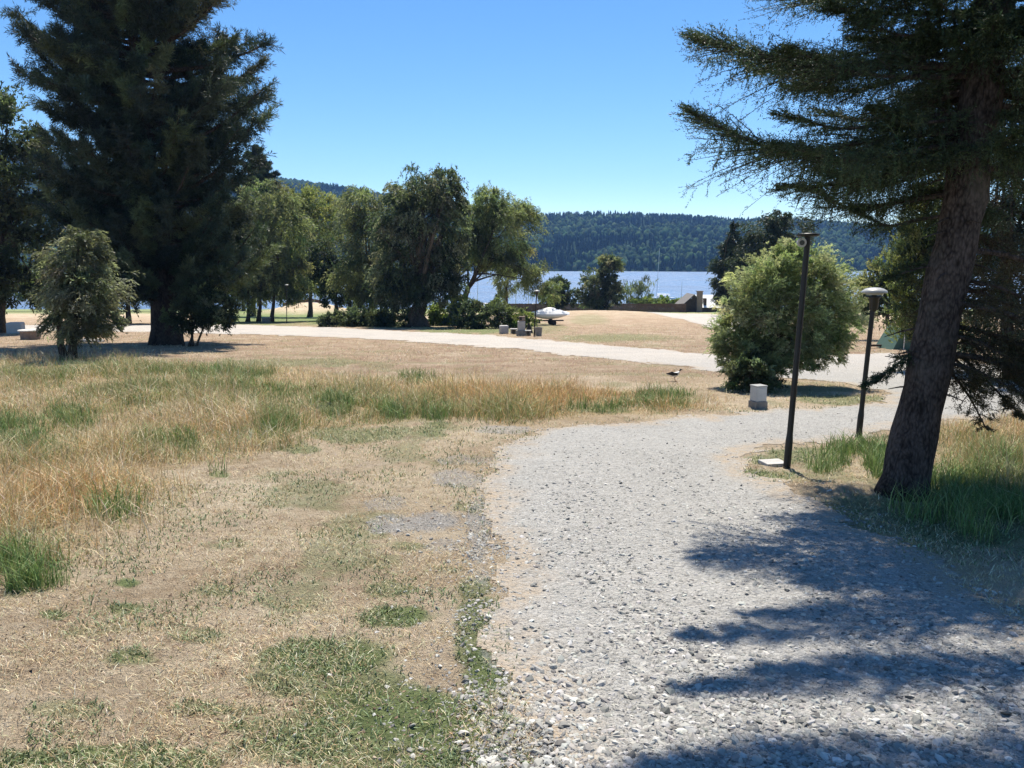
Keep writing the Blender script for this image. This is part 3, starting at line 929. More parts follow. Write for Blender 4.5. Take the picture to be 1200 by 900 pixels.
# ------------------------------------------------------------------ big pine at left
def build_pine(name, label, base, Y, axis_top, H, radf, zlo, nb, tuft_per, cols, trunk_r, rightish=0.0, needle=(0.17, 0.016), up=0.55, front=0.0):
    b = G(*base) if Y is None else P(base[0], base[1], Y)
    b = ground_at(b)
    root = thing(name, b, label, 'tree')
    top = b + np.array([axis_top, 0.6, H])
    ax = curve(b - np.array([0, 0, 0.1]), top, (0.15, 0, 0), 24)
    t = np.linspace(0, 1, 24)
    MB().tube(ax, trunk_r * (1 - 0.93 * t) * (1 + 0.45 * np.exp(-t * 40)), 16).build('trunk', M['bark_pine'], root, smooth=True)
    wood = MB(); cr = MB()
    for k in range(nb):
        u = (k + rng.random()) / nb
        z = zlo + (H - zlo) * u ** 1.05
        p0 = np.array([np.interp(z / H, t, ax[:, 0]), np.interp(z / H, t, ax[:, 1]), b[2] + z])
        az = rng.uniform(-math.pi, math.pi)
        L = radf(z) * rng.choice([0.62, 0.8, 0.95, 1.12]) * rng.uniform(0.9, 1.05) * (1 - front * max(0.0, -math.cos(az)))
        h = np.array([math.sin(az), math.cos(az), 0])
        v = np.linspace(0, 1, 8)
        rise = up * L * (v ** 1.6) * rng.uniform(0.3, 1.1) - 0.12 * L * np.sin(v * math.pi) * (1.3 if z < H * 0.4 else 0.4)
        bx = p0 + h * (v * L)[:, None] + np.array([0, 0, 1]) * rise[:, None]
        wood.tube(bx, (0.02 * L + 0.02) * (1 - 0.85 * v) + 0.006, 5, cap=False)
        # side shoots, each carrying tufts
        ns = int(11 + 7 * L)
        sv = 0.22 + 0.78 * rng.random(ns) ** 0.7
        s = np.stack([np.interp(sv, v, bx[:, i]) for i in range(3)], 1)
        sd_ = unit(h + rng.normal(0, 0.75, (ns, 3)) + np.array([0, 0, 0.45]))
        sl = L * rng.uniform(0.10, 0.30, ns) * (1.15 - 0.5 * sv)
        m = 4
        w = (np.arange(m)[None] + 0.6) / m * np.ones((ns, 1))
        tp = (s[:, None] + sd_[:, None] * (w * sl[:, None])[..., None]).reshape(-1, 3)
        tp = np.vstack([tp, bx[-3:]])
        td = np.vstack([np.repeat(sd_, m, 0), np.repeat(h[None] + [[0, 0, 0.5]], 3, 0)])
        bc = tints(1, cols, 0.22)[0]
        nt_ = len(tp)
        c = np.repeat(tp, tuft_per, 0) + rng.normal(0, 0.045, (nt_ * tuft_per, 3))
        dd = np.repeat(td, tuft_per, 0) * 0.8 + rng.normal(0, 0.65, (nt_ * tuft_per, 3))
        tc = np.repeat(bc * (1 + rng.normal(0, 0.2, (nt_, 1))), tuft_per, 0)
        leaves(cr, c, dd, needle[0] * rng.uniform(0.7, 1.3, len(c)), needle[1], np.clip(tc, 0.004, 0.9))
    wood.build('limbs', M['bark_pine'], root)
    cr.build('crown', M['needle'], root)
    return root


def rad_pine(z):
    return float(np.interp(z, [1.5, 3, 6, 9, 12, 14, 15.5, 16.8], [3.3, 4.0, 4.3, 4.2, 4.0, 3.3, 2.2, 0.7]))


PINEC = [(0.036, 0.056, 0.040), (0.050, 0.074, 0.048), (0.10, 0.125, 0.066), (0.026, 0.042, 0.032)]
build_pine('pine_tree', 'very tall dark pine with a thick trunk filling the upper left', (195, 404), None, -1.15, 16.8, rad_pine, 1.9, 380, 17, PINEC, 0.5, needle=(0.20, 0.026), front=0.42)
build_pine('pine_tree', 'smaller pine showing its tip above the olive tree right of the tall dark pine', (296, 372), 92.0, 1.0, 18.6,
           lambda z: float(np.interp(z, [3, 8, 14, 18.6], [2.6, 3.2, 2.6, 0.6])), 5.0, 130, 14, PINEC, 0.3, needle=(0.36, 0.06), up=0.3)

# ------------------------------------------------------------------ other trees and shrubs
OLIVE = [(0.19, 0.22, 0.11), (0.22, 0.25, 0.13), (0.14, 0.17, 0.085)]
DARK = [(0.046, 0.068, 0.038), (0.062, 0.086, 0.045), (0.037, 0.055, 0.034)]
GREY = [(0.17, 0.19, 0.12), (0.12, 0.14, 0.09), (0.21, 0.225, 0.155), (0.08, 0.10, 0.065)]
MID = [(0.12, 0.15, 0.08), (0.09, 0.12, 0.065), (0.19, 0.215, 0.14), (0.06, 0.085, 0.05)]
WILLOW = [(0.235, 0.285, 0.135), (0.29, 0.335, 0.17), (0.17, 0.215, 0.10)]
BRIGHT = [(0.18, 0.24, 0.07), (0.15, 0.21, 0.06), (0.22, 0.27, 0.09)]
YEL = [(0.20, 0.23, 0.08), (0.16, 0.19, 0.07), (0.24, 0.26, 0.11)]

blob_tree('broadleaf_tree', 'grey-green tree cut off by the left edge of the view', 'tree', (2, 388), 44.0,
          [(8, 150, 34, 36), (0, 215, 42, 40), (14, 270, 34, 40), (-25, 300, 50, 60), (18, 335, 26, 30), (42, 190, 22, 44), (48, 250, 22, 44), (44, 320, 24, 40)], DARK + GREY[1:2] + MID[:2], 34000, (0.22, 0.07), 'bushy', stemr=0.2)
blob_tree('weeping_cedar', 'pale grey-green weeping conifer in front of the tall pine', 'tree', (84, 419), 23.4,
          [(93, 283, 22, 17), (92, 310, 32, 26), (96, 345, 40, 32), (88, 380, 34, 24), (124, 380, 22, 12), (72, 345, 20, 28)], [(0.22, 0.24, 0.16), (0.17, 0.19, 0.125), (0.26, 0.275, 0.20), (0.12, 0.14, 0.09)], 34000, (0.10, 0.026), 'cedar', stemr=0.11, clumps=34, sl=1.3,
          stems=[[(84, 419), (88, 340), (92, 290)], [(75, 419), (70, 370), (62, 345)]])
blob_tree('dark_shrub', 'dark multi-stemmed shrub at the foot of the tall pine', 'shrub', (228, 404), 30.5,
          [(238, 352, 36, 22), (252, 372, 26, 16), (214, 372, 22, 18), (268, 360, 16, 18)], MID + DARK, 15000, (0.10, 0.032), 'bushy', stemr=0.05,
          stems=[[(215, 404), (212, 372)], [(222, 404), (232, 360)], [(229, 405), (246, 365)], [(226, 404), (224, 350)]])
blob_tree('broadleaf_tree', 'dark tree standing behind the tall pine trunk at left', 'tree', (150, 376), 62.0,
          [(150, 300, 60, 60), (110, 340, 40, 30), (200, 335, 40, 30)], DARK, 15000, (0.3, 0.1), 'bushy', stemr=0.2)
blob_tree('broadleaf_tree', 'dark tree filling the gap between the tall pine and the olive trees', 'tree', (248, 372), 66.0,
          [(248, 300, 34, 55), (236, 340, 34, 24)], DARK, 10000, (0.3, 0.1), 'bushy', stemr=0.2)
blob_tree('olive_tree', 'light olive tree with thin trunks right of the tall pine', 'tree', (312, 372), 68.0,
          [(312, 236, 33, 22), (297, 275, 28, 34), (330, 265, 30, 36), (294, 322, 24, 30), (322, 312, 26, 28), (302, 346, 26, 14), (345, 325, 20, 24), (284, 300, 14, 30), (330, 345, 20, 10)], OLIVE + GREY[:1], 40000, (0.22, 0.065), 'weep', stemr=0.16,
          stems=[[(303, 373), (306, 330), (312, 250)], [(318, 371), (322, 330), (330, 270)], [(290, 372), (292, 320)]], clumps=34)
blob_tree('olive_tree', 'yellow-green round topped tree behind, between olive tree and dark tree', 'tree', (363, 364), 88.0,
          [(372, 243, 42, 20), (345, 240, 30, 20), (395, 262, 34, 28), (352, 280, 32, 36), (340, 320, 26, 20), (372, 325, 24, 18)], YEL, 30000, (0.26, 0.08), 'bushy', stemr=0.24, clumps=36,
          stems=[[(363, 364), (364, 320), (370, 250)]])
blob_tree('broadleaf_tree', 'dark round tree between the two pale trees at centre left', 'tree', (402, 374), 72.0,
          [(388, 298, 30, 34), (408, 328, 34, 24), (372, 320, 24, 24), (420, 347, 32, 14), (385, 346, 28, 12)], DARK + MID[:2], 22000, (0.22, 0.07), 'bushy', stemr=0.2,
          stems=[[(396, 374), (390, 300)], [(408, 374), (412, 320)], [(418, 373), (420, 330)]])
blob_tree('olive_tree', 'grey-olive tree tucked against the left of the big willow', 'tree', (436, 374), 66.0,
          [(424, 242, 26, 24), (432, 285, 28, 32), (418, 322, 28, 24), (445, 330, 22, 26), (430, 350, 26, 12)], OLIVE + GREY[:2], 32000, (0.2, 0.06), 'weep', stemr=0.15, clumps=32,
          stems=[[(436, 374), (432, 320), (426, 250)], [(446, 374), (446, 330)]])
blob_tree('willow_tree', 'big dark willow with pale leaf tips and a thick flared trunk', 'tree', (490, 383), None,
          [(492, 222, 40, 26), (520, 222, 26, 22), (468, 258, 28, 36), (534, 262, 16, 44), (498, 270, 40, 44), (470, 310, 30, 40), (516, 312, 28, 36), (478, 338, 36, 22), (530, 332, 18, 24), (455, 340, 22, 22), (508, 345, 26, 12)],
          MID + DARK[:1] + [(0.20, 0.22, 0.16)], 60000, (0.20, 0.055), 'weep', stemr=0.62, clumps=44, sub=0.27,
          stems=[[(490, 384), (491, 345), (496, 240)]], limbs=40)
blob_tree('willow_tree', 'lighter green willow leaning right on two slim trunks', 'tree', (532, 370), 60.0,
          [(574, 238, 24, 18), (594, 266, 34, 30), (558, 268, 22, 34), (592, 302, 32, 18), (624, 322, 20, 16), (640, 344, 18, 12), (556, 305, 18, 16), (612, 250, 16, 14)], WILLOW + MID[:2], 46000, (0.2, 0.04), 'weep', stemr=0.26, clumps=36, sub=0.28,
          stems=[[(534, 371), (548, 340), (563, 310), (580, 260)], [(532, 371), (532, 330), (540, 300), (556, 260)]], limbs=30)
blob_tree('willow_tree', 'slim pale willow hanging over the blue boats by the lake', 'tree', (594, 364), 84.0,
          [(592, 330, 14, 18), (600, 318, 16, 10), (588, 345, 10, 14)], WILLOW + GREY[:1], 5000, (0.24, 0.05), 'weep', stemr=0.18, clumps=10,
          stems=[[(594, 364), (593, 340), (596, 315)]])
for bx_, lab in ((285, 'dark shore tree far behind the olive tree with thin trunks'), (345, 'dark shore tree far behind the yellow-green round topped tree'), (452, 'dark shore tree far behind the left edge of the big willow')):
    blob_tree('shore_tree', lab, 'tree', (bx_, 356), 146.0, [(bx_, 325, 34, 17), (bx_ - 18, 336, 22, 13), (bx_ + 20, 334, 24, 14)], DARK + MID[:2], 9000, (0.5, 0.17), 'bushy', stemr=0.3, limbs=14)
for bx_, lab in ((60, 'dark shore tree far behind the weeping conifer'), (185, 'dark shore tree far behind the trunk of the tall pine')):
    blob_tree('shore_tree', lab, 'tree', (bx_, 358), 136.0, [(bx_, 325, 45, 20), (bx_ - 30, 338, 30, 14), (bx_ + 30, 336, 32, 14)], DARK + MID[:2], 9000, (0.5, 0.17), 'bushy', stemr=0.3, limbs=14)
# hedge line and low bushes in front of the lake
blob_tree('hedge_bush', 'dark low hedge to the left of the willow trunk', 'bush', (430, 382), 55.0,
          [(385, 375, 24, 8), (405, 374, 26, 10), (430, 372, 28, 12), (462, 373, 24, 11), (445, 376, 30, 8)], DARK + MID[:2], 20000, (0.15, 0.05), 'bushy', stemr=0.05, limbs=12)
blob_tree('hedge_bush', 'light green bush right beside the willow trunk', 'bush', (517, 380), 57.0,
          [(516, 369, 18, 12), (540, 356, 16, 10), (524, 375, 20, 7)], BRIGHT, 10000, (0.15, 0.05), 'bushy', stemr=0.05, limbs=10)
blob_tree('hedge_bush', 'dark rounded bush below the leaning willow', 'bush', (556, 386), 51.0,
          [(545, 370, 24, 14), (568, 368, 24, 16), (556, 378, 36, 9)], MID + DARK, 15000, (0.13, 0.045), 'bushy', stemr=0.05, limbs=12)
blob_tree('hedge_bush', 'mid green bush behind the brick grill', 'bush', (600, 384), 52.0,
          [(598, 371, 20, 12), (614, 375, 14, 9), (585, 360, 14, 9), (600, 379, 24, 7)], BRIGHT + OLIVE, 12000, (0.13, 0.045), 'bushy', stemr=0.05, limbs=12)
blob_tree('broadleaf_tree', 'small dark tree behind the covered boat', 'tree', (655, 362), 100.0,
          [(655, 340, 13, 16), (648, 350, 16, 9), (664, 350, 12, 9)], DARK, 8000, (0.28, 0.1), 'bushy', stemr=0.14, limbs=12)
blob_tree('broadleaf_tree', 'bushy dark green tree leaning right in front of the lake', 'tree', (704, 364), 108.0,
          [(713, 314, 14, 12), (702, 332, 20, 16), (716, 340, 13, 18), (688, 346, 15, 12), (704, 352, 22, 9), (722, 308, 8, 6)], MID, 20000, (0.34, 0.09), 'willow', stemr=0.2, clumps=24,
          stems=[[(704, 364), (708, 340), (716, 312)]])
blob_tree('shore_bush', 'feathery pale bush with upright twigs behind the fence', 'bush', (745, 361), 140.0,
          [(742, 346, 18, 12), (755, 340, 10, 14), (735, 350, 12, 9)], GREY + OLIVE, 2600, (0.5, 0.07), 'reed', stemr=0.05, clumps=14, limbs=26)
blob_tree('shore_bush', 'bright green bush showing above the brown fence', 'bush', (772, 362), 138.0,
          [(765, 354, 22, 7), (785, 355, 16, 6)], BRIGHT, 8000, (0.3, 0.09), 'bushy', stemr=0.05, limbs=8)
blob_tree('conifer_tree', 'dark conifer at right of the lake, narrow pointed top', 'tree', (852, 366), 86.0,
          [(862, 266, 4, 10), (860, 280, 9, 10), (857, 296, 14, 12), (853, 314, 18, 13), (854, 334, 18, 13), (855, 350, 18, 10)], DARK, 24000, (0.26, 0.06), 'cedar', stemr=0.22, clumps=26,
          stems=[[(852, 366), (856, 310), (862, 262)]], mat='needle')
blob_tree('conifer_tree', 'broad dark conifer behind the pale round bush', 'tree', (905, 372), 72.0,
          [(912, 258, 18, 12), (925, 268, 22, 16), (900, 275, 26, 20), (885, 296, 22, 20), (915, 296, 34, 24), (900, 330, 45, 24), (880, 318, 20, 24)], DARK, 30000, (0.24, 0.06), 'cedar', stemr=0.3, clumps=26, mat='needle')
# the bush at the fork
blob_tree('willow_bush', 'large rounded pale green willow bush at the fork of the gravel tracks', 'bush', (890, 452), 16.0,
          [(935, 312, 42, 24), (898, 330, 40, 28), (962, 335, 40, 32), (925, 360, 60, 36), (875, 365, 36, 34), (985, 372, 28, 34), (860, 395, 26, 26), (900, 405, 44, 24), (965, 405, 38, 22), (940, 390, 50, 26), (925, 292, 18, 10), (895, 425, 44, 18), (930, 418, 40, 18), (862, 420, 24, 18)],
          [(0.25, 0.305, 0.165), (0.31, 0.355, 0.21), (0.19, 0.245, 0.125), (0.36, 0.39, 0.26)], 165000, (0.056, 0.0115), 'willow', stemr=0.06, clumps=54, sub=0.25, per=12, sl=1.25, limbs=60,
          stems=[[(888, 452), (905, 420), (925, 370)], [(892, 452), (915, 425), (960, 380)], [(885, 452), (882, 420), (880, 370)], [(895, 452), (908, 430), (935, 340)]])
blob_tree('low_shrub', 'dark low shrub at the foot of the willow bush behind the grey cabinet', 'shrub', (878, 462), 15.0,
          [(870, 442, 24, 13), (895, 446, 20, 11), (880, 430, 24, 14)], MID + DARK[:1], 16000, (0.05, 0.016), 'bushy', stemr=0.02, limbs=16)
# right side background
blob_tree('cypress_tree', 'bright yellow-green cypress left of the leaning spruce trunk', 'tree', (1088, 432), 20.0,
          [(1108, 215, 24, 28), (1090, 250, 26, 26), (1078, 285, 26, 26), (1100, 300, 34, 34), (1066, 322, 22, 22), (1085, 350, 34, 28), (1070, 385, 28, 22), (1100, 395, 30, 26), (1062, 355, 18, 16)], YEL + DARK[:2], 52000, (0.055, 0.022), 'up', stemr=0.12, clumps=30, sub=0.34)
blob_tree('cypress_tree', 'olive green shrubby cypress farther back between willow bush and lamp', 'tree', (1042, 402), 36.0,
          [(1035, 315, 22, 18), (1052, 330, 24, 22), (1018, 338, 20, 20), (1042, 360, 30, 22), (1012, 365, 18, 18), (1062, 300, 18, 20)], OLIVE + DARK[:2], 22000, (0.10, 0.04), 'up', stemr=0.1, clumps=24)
blob_tree('conifer_tree', 'dark brownish conifer mass behind the spruce at the right edge', 'tree', (1190, 446), 17.5,
          [(1165, 250, 50, 50), (1150, 330, 36, 50), (1205, 320, 50, 70), (1170, 390, 45, 40), (1215, 400, 50, 40), (1215, 200, 60, 60), (1190, 120, 50, 60), (1215, 20, 45, 60)], DARK + [(0.05, 0.045, 0.03)], 42000, (0.09, 0.022), 'cedar', stemr=0.16, clumps=26, mat='needle')


# ------------------------------------------------------------------ lamps
def garden_lamp(px, py, top_py, lean_px, label, capped=True, Y=None, fl=False):
    b = ground_at(G(px, py) if Y is None else P(px, py, Y))
    t = P(px + lean_px, top_py, b[1])
    root = thing('garden_lamp', b, label, 'lamp', 'garden lamps along the gravel tracks')
    ax = unit(t - b)
    H = np.linalg.norm(t - b)
    pm = MB()
    pm.tube([b - ax * 0.05, b + ax * 0.28, b + ax * 0.30, b + ax * 0.36, t - ax * 0.02], [0.037, 0.037, 0.035, 0.030, 0.028], 16)
    pm.build('pole', M['dark_metal'], root, smooth=False)
    if not fl:
        MB().lathe(t, [(0.0, -0.040), (0.05, -0.040), (0.100, -0.034), (0.105, -0.016)], 28).build('lamp_glass', M['glass_opal'], root, smooth=True)
        MB().lathe(t, [(0.10, -0.012), (0.147, -0.012), (0.150, -0.004), (0.138, 0.018), (0.105, 0.038), (0.06, 0.050), (0.0, 0.054)], 28).build('lamp_shade', M['white_enamel'], root, smooth=True)
        MB().lathe(t, [(0.03, -0.24), (0.05, -0.20), (0.06, -0.08), (0.10, -0.048), (0.0, -0.048)], 20).build('lamp_body', M['dark_metal'], root, smooth=True)
    else:
        MB().lathe(t, [(0.0, -0.018), (0.09, -0.018), (0.112, -0.006), (0.112, 0.006), (0.05, 0.016), (0.0, 0.018)], 28).build('lamp_shade', M['dark_metal'], root, smooth=True)
        c = t + np.array([-0.075, -0.035, -0.075])
        h = MB()
        h.tube([c + np.array([0, 0.05, 0.0]), c + np.array([0, 0.02, 0]), c + np.array([0, -0.02, -0.004])], [0.02, 0.042, 0.046], 20)
        h.tube([c + np.array([0, 0.03, 0]), t - ax * 0.08], [0.012, 0.012], 8)
        sp = h.build('floodlight', M['plastic_grey'], root, smooth=False)
        MB().tube([c + np.array([0, -0.0205, -0.004]), c + np.array([0, -0.024, -0.004])], [0.026, 0.024], 18).build('lens', M['glass_dark'], sp)
    return root


garden_lamp(922, 548, 275, 25, 'tall black lamp post with flat cap and small round floodlight below it', fl=True)
garden_lamp(1006, 513, 342, 19, 'lamp with white domed cap on a black pole just left of the spruce trunk')
garden_lamp(626, 394, 341, 3, 'distant lamp post with pale cap in front of the covered white boat')
garden_lamp(336, 379, 334, 0, 'far small lamp with white cap below the olive trees')


def slabthing(name, label, cat, px, py, d, mat, rz=0.0, sink=0.02):
    b = ground_at(G(px, py))
    root_loc = b
    mb = MB().box(b + np.array([0, 0, d[2] / 2 - sink]), d, rz)
    o = mb.build(name, M[mat], loc=root_loc, bevel=min(d) * 0.12)
    return tag(o, label, cat)


slabthing('concrete_slab', 'flat pale concrete slab on the ground beside the tall lamp post', 'slab', 906, 544, (0.24, 0.21, 0.04), 'concrete', 0.2, 0.008)

# grey cabinet on its dark plinth
b = ground_at(G(888, 478))
cab = thing('utility_cabinet', b, 'small pale grey utility cabinet on a dark plinth in front of the willow bush', 'cabinet')
MB().box(b + [0, 0, 0.05], (0.225, 0.21, 0.14), 0.35).build('plinth', M['concrete_dark'], cab, bevel=0.012)
MB().box(b + [0, 0, 0.235], (0.19, 0.18, 0.23), 0.35).build('cabinet_body', M['plastic_grey'], cab, bevel=0.006)
MB().box(b + [0, 0, 0.362], (0.205, 0.195, 0.020), 0.35).build('lid', M['white_enamel'], cab, bevel=0.006)
c, s_ = math.cos(0.35), math.sin(0.35)
MB().box(b + [0.092 * s_, -0.092 * c, 0.235], (0.15, 0.006, 0.18), 0.35).build('door', M['plastic_grey'], cab, bevel=0.002)


# ------------------------------------------------------------------ grill corner near the far track
def at_px(px, py):
    return ground_at(G(px, py))


b = at_px(590, 391)
slabthing('concrete_block', 'pale concrete cube, leftmost of the pieces around the brick grill', 'block', 590.5, 391, (0.46, 0.42, 0.46), 'concrete', 0.15)
b = at_px(602, 391.5)
o = thing('fire_box', b, 'low dark stone fire box between the concrete cube and the tall grill', 'fire box')
MB().box(b + [-0.13, 0, 0.11], (0.07, 0.34, 0.26)).box(b + [0.13, 0, 0.11], (0.07, 0.34, 0.26)).box(b + [0, 0.14, 0.11], (0.186, 0.06, 0.255)).build('side_wall', M['concrete_dark'], o, bevel=0.008)
MB().box(b + [0, 0, 0.265], (0.38, 0.38, 0.05)).build('top_slab', M['concrete'], o, bevel=0.008)
b = at_px(611, 393.5)
o = thing('brick_grill', b, 'tall narrow brick grill with chimney in the middle of the pieces by the track', 'grill')
MB().box(b + [0, 0, 0.12], (0.50, 0.46, 0.30)).build('base', M['concrete_dark'], o, bevel=0.012)
MB().box(b + [0, 0.02, 0.50], (0.38, 0.34, 0.46)).build('fire_chamber', M['concrete'], o, bevel=0.012)
MB().box(b + [0.03, 0.02, 0.85], (0.30, 0.28, 0.24)).build('chimney', M['brick'], o, bevel=0.012)
MB().box(b + [-0.04, -0.128, 0.86], (0.12, 0.02, 0.14)).build('flue_opening', M['soot'], o)
b = at_px(620, 391)
o = thing('fire_hood', b, 'black tent shaped metal hood right of the tall grill', 'hood')
hv = np.array([[-.22, -.2, .05], [.22, -.2, .05], [.22, .2, .05], [-.22, .2, .05], [-.05, -.05, .46], [.05, -.05, .46], [.05, .05, .46], [-.05, .05, .46]]) + b
MB().add(hv, [[0, 3, 2, 1], [4, 5, 6, 7], [0, 1, 5, 4], [1, 2, 6, 5], [2, 3, 7, 6], [3, 0, 4, 7]]).build('hood', M['soot'], o, bevel=0.01)
MB().tube([b + [0, 0, 0.44], b + [0, 0, 0.56]], [0.05, 0.05], 12).build('flue', M['soot'], o)
b = at_px(618.5, 393.5)
o = thing('fire_box', b, 'small open front fire box in front of the black hood', 'fire box')
MB().box(b + [-0.12, 0, 0.11], (0.06, 0.3, 0.26)).box(b + [0.12, 0, 0.11], (0.06, 0.3, 0.26)).box(b + [0, 0.12, 0.11], (0.176, 0.05, 0.255)).build('side_wall', M['concrete_dark'], o, bevel=0.008)
MB().box(b + [0, 0, 0.26], (0.34, 0.34, 0.04)).build('top_slab', M['concrete'], o, bevel=0.008)
b = at_px(631, 394)
o = thing('concrete_bin', b, 'squat concrete bin at the right end beside the distant lamp post', 'bin')
MB().lathe(b, [(0.0, 0.0), (0.15, 0.0), (0.155, 0.02), (0.185, 0.38), (0.20, 0.39), (0.20, 0.44), (0.165, 0.44), (0.15, 0.10), (0.0, 0.09)], 8).build('bin_body', M['concrete_dark'], o, bevel=0.006)

# left: grill table, grey box, flat stone
b = at_px(36, 398)
o = thing('stone_table', b, 'round stone based table with white top at the far left', 'table')
MB().lathe(b, [(0.0, 0.0), (0.38, 0.0), (0.40, 0.05), (0.40, 0.38), (0.0, 0.385)], 18).build('stone_base', M['brick'], o)
MB().lathe(b, [(0.0, 0.386), (0.47, 0.386), (0.48, 0.40), (0.48, 0.43), (0.46, 0.445), (0.0, 0.445)], 24).build('table_top', M['slab'], o)
slabthing('grey_crate', 'pale grey box behind the stone based table at far left', 'box', 19, 391, (0.75, 0.6, 0.62), 'plastic_grey', 0.2)
b = at_px(108, 401)
o = MB()
for k in range(1):
    nlat = [(0.0, -0.02), (0.42, -0.02), (0.5, 0.05), (0.46, 0.12), (0.25, 0.16), (0.0, 0.17)]
    o.lathe(b, nlat, 11, 1.0, 0.6)
o.V[-1] += rng.normal(0, 0.02, o.V[-1].shape)
tag(o.build('flat_stone', M['slab'], loc=b, bevel=0.02), 'flat pale stone lying right of the weeping conifer', 'stone')
b = at_px(312, 378)
o = thing('concrete_grill', b, 'low concrete grill box standing below the olive trees beside the far lamp', 'grill')
MB().box(b + [0, 0, 0.17], (0.58, 0.5, 0.38)).build('base', M['concrete_dark'], o, bevel=0.015)
MB().box(b + [0, 0, 0.385], (0.66, 0.58, 0.05)).build('top_slab', M['concrete'], o, bevel=0.01)

# ------------------------------------------------------------------ covered boat on its trailer
b = at_px(642, 381)
o = thing('covered_boat', b, 'small boat on a trailer under a peaked white cover', 'boat')
px = b[1] / FPX * 1.01
L = 50 * px
nst, nr = 15, 12
u = np.linspace(-1, 1, nst)
Vh = np.zeros((nst, nr, 3)); Vt = np.zeros((nst, 9, 3))
zb = 0.36
for i, t in enumerate(u):
    half = 0.62 * (1 - abs(t) ** 2.4) ** 0.6 + 0.02
    depth = 0.36 * (1 - 0.9 * abs(t) ** 1.8) + 0.03
    th = np.linspace(0, np.pi, nr)
    Vh[i, :, 0] = t * L / 2
    Vh[i, :, 1] = -np.cos(th) * half
    Vh[i, :, 2] = zb + 0.46 - np.sin(th) ** 0.7 * depth + 0.06 * max(0, -t)
    ridge = 0.46 * max(0.0, 1 - abs(t - 0.1) / 0.95) + 0.03
    v = np.linspace(-1, 1, 9)
    Vt[i, :, 0] = t * L / 2 * 1.015
    Vt[i, :, 1] = v * (half + 0.02)
    Vt[i, :, 2] = zb + 0.44 + 0.06 * max(0, -t) + (ridge + 0.03) * (1 - np.abs(v)) ** 0.8 * (1 + 0.06 * np.sin(t * 25)) - 0.06 * (np.abs(v) > 0.95)
for Vx, nm, mt in ((Vh, 'hull', 'tarp'), (Vt, 'cover', 'tarp')):
    k = Vx.shape[1]
    i4 = np.arange(nst * k).reshape(nst, k)
    q = np.stack([i4[:-1, :-1], i4[:-1, 1:], i4[1:, 1:], i4[1:, :-1]], -1).reshape(-1, 4)
    W_ = Vx.reshape(-1, 3).copy()
    ca, sa = math.cos(0.12), math.sin(0.12)
    W_[:, :2] = np.stack([W_[:, 0] * ca - W_[:, 1] * sa, W_[:, 0] * sa + W_[:, 1] * ca], 1)
    mb = MB().add(W_ + b, q)
    if nm == 'hull':
        mb.add(W_[-k:] + b, [list(range(k))])
    ob = mb.build(nm, M[mt], o, smooth=True)
tr = MB()
tr.box(b + [-0.3, -0.25, 0.33], (2.9, 0.06, 0.06), 0.12).box(b + [-0.3, 0.25, 0.33], (2.9, 0.06, 0.06), 0.12).box(b + [0.3, 0, 0.29], (0.06, 1.3, 0.06), 0.12)
tr.box(b + [-1.45, -0.17, 0.18], (0.06, 0.06, 0.36), 0.12)
tr.build('trailer_frame', M['dark_metal'], o)
for sgn in (-1, 1):
    w = b + np.array([0.3 - sgn * 0.08, sgn * 0.55, 0.21])
    MB().tube([w + [0, -0.08, 0], w + [0, -0.07, 0], w + [0, 0.07, 0], w + [0, 0.08, 0]], [0.18, 0.21, 0.21, 0.18], 20).build('wheel', M['rubber'], o)
MB().box(b + [-0.75, -0.3, 0.30], (0.40, 0.30, 0.30), 0.12, 0.8).build('support_block', M['soot'], o, bevel=0.03)

# ------------------------------------------------------------------ fence and house by the lake
def fence(label, pix, Yf, h, panel=2.4):
    p0 = ground_at(P(pix[0], 362, Yf[0])); p1 = ground_at(P(pix[1], 362, Yf[1]))
    root = thing('wooden_fence', p0, label, 'fence')
    Lf = np.linalg.norm((p1 - p0)[:2]); n = int(Lf / panel)
    dirv = (p1 - p0) / n
    ang = math.atan2(dirv[1], dirv[0])
    nrm = np.array([-math.sin(ang), math.cos(ang), 0])
    for k in range(n + 1):
        q = ground_at(p0 + dirv * k)
        MB().box(q + [0, 0, (h + 0.1) / 2 - 0.05], (0.16, 0.14, h + 0.1), ang, 0.95).build('post', M['wood_dark'], root)
    bm_ = MB()
    for k in range(n):
        a = ground_at(p0 + dirv * k); c = ground_at(p0 + dirv * (k + 1))
        seg = np.linalg.norm((c - a)[:2])
        m = 16
        for j in range(m):
            f = (j + 0.5) / m
            q = a * (1 - f) + c * f
            hh_ = h * rng.uniform(0.955, 1.0)
            bm_.box(q + [0, 0, hh_ / 2 + 0.04] - nrm * 0.09, (seg / m * 0.94, 0.025, hh_), ang)
        for zz in (0.3, h - 0.2):
            q = (a + c) / 2
            bm_.box(q + [0, 0, zz] - nrm * 0.06, (seg * 0.98, 0.03, 0.09), ang)
    bm_.build('boards', M['wood_fence'], root)
    return root


fence('brown board fence along the lake shore behind the dry mound', (592, 804), (132, 124), 1.35)

# house: gable end of dark boards, pale wall, dark chimney
Yh = 128.0
hb = ground_at(P(818, 366, Yh))
hp = Yh / FPX
o = thing('lake_house', hb, 'small pale roofed house with dark gable and chimney beside the lake', 'house')
xl, xm, xr = -2.6, 0.1, 6.5
zt = 0.9
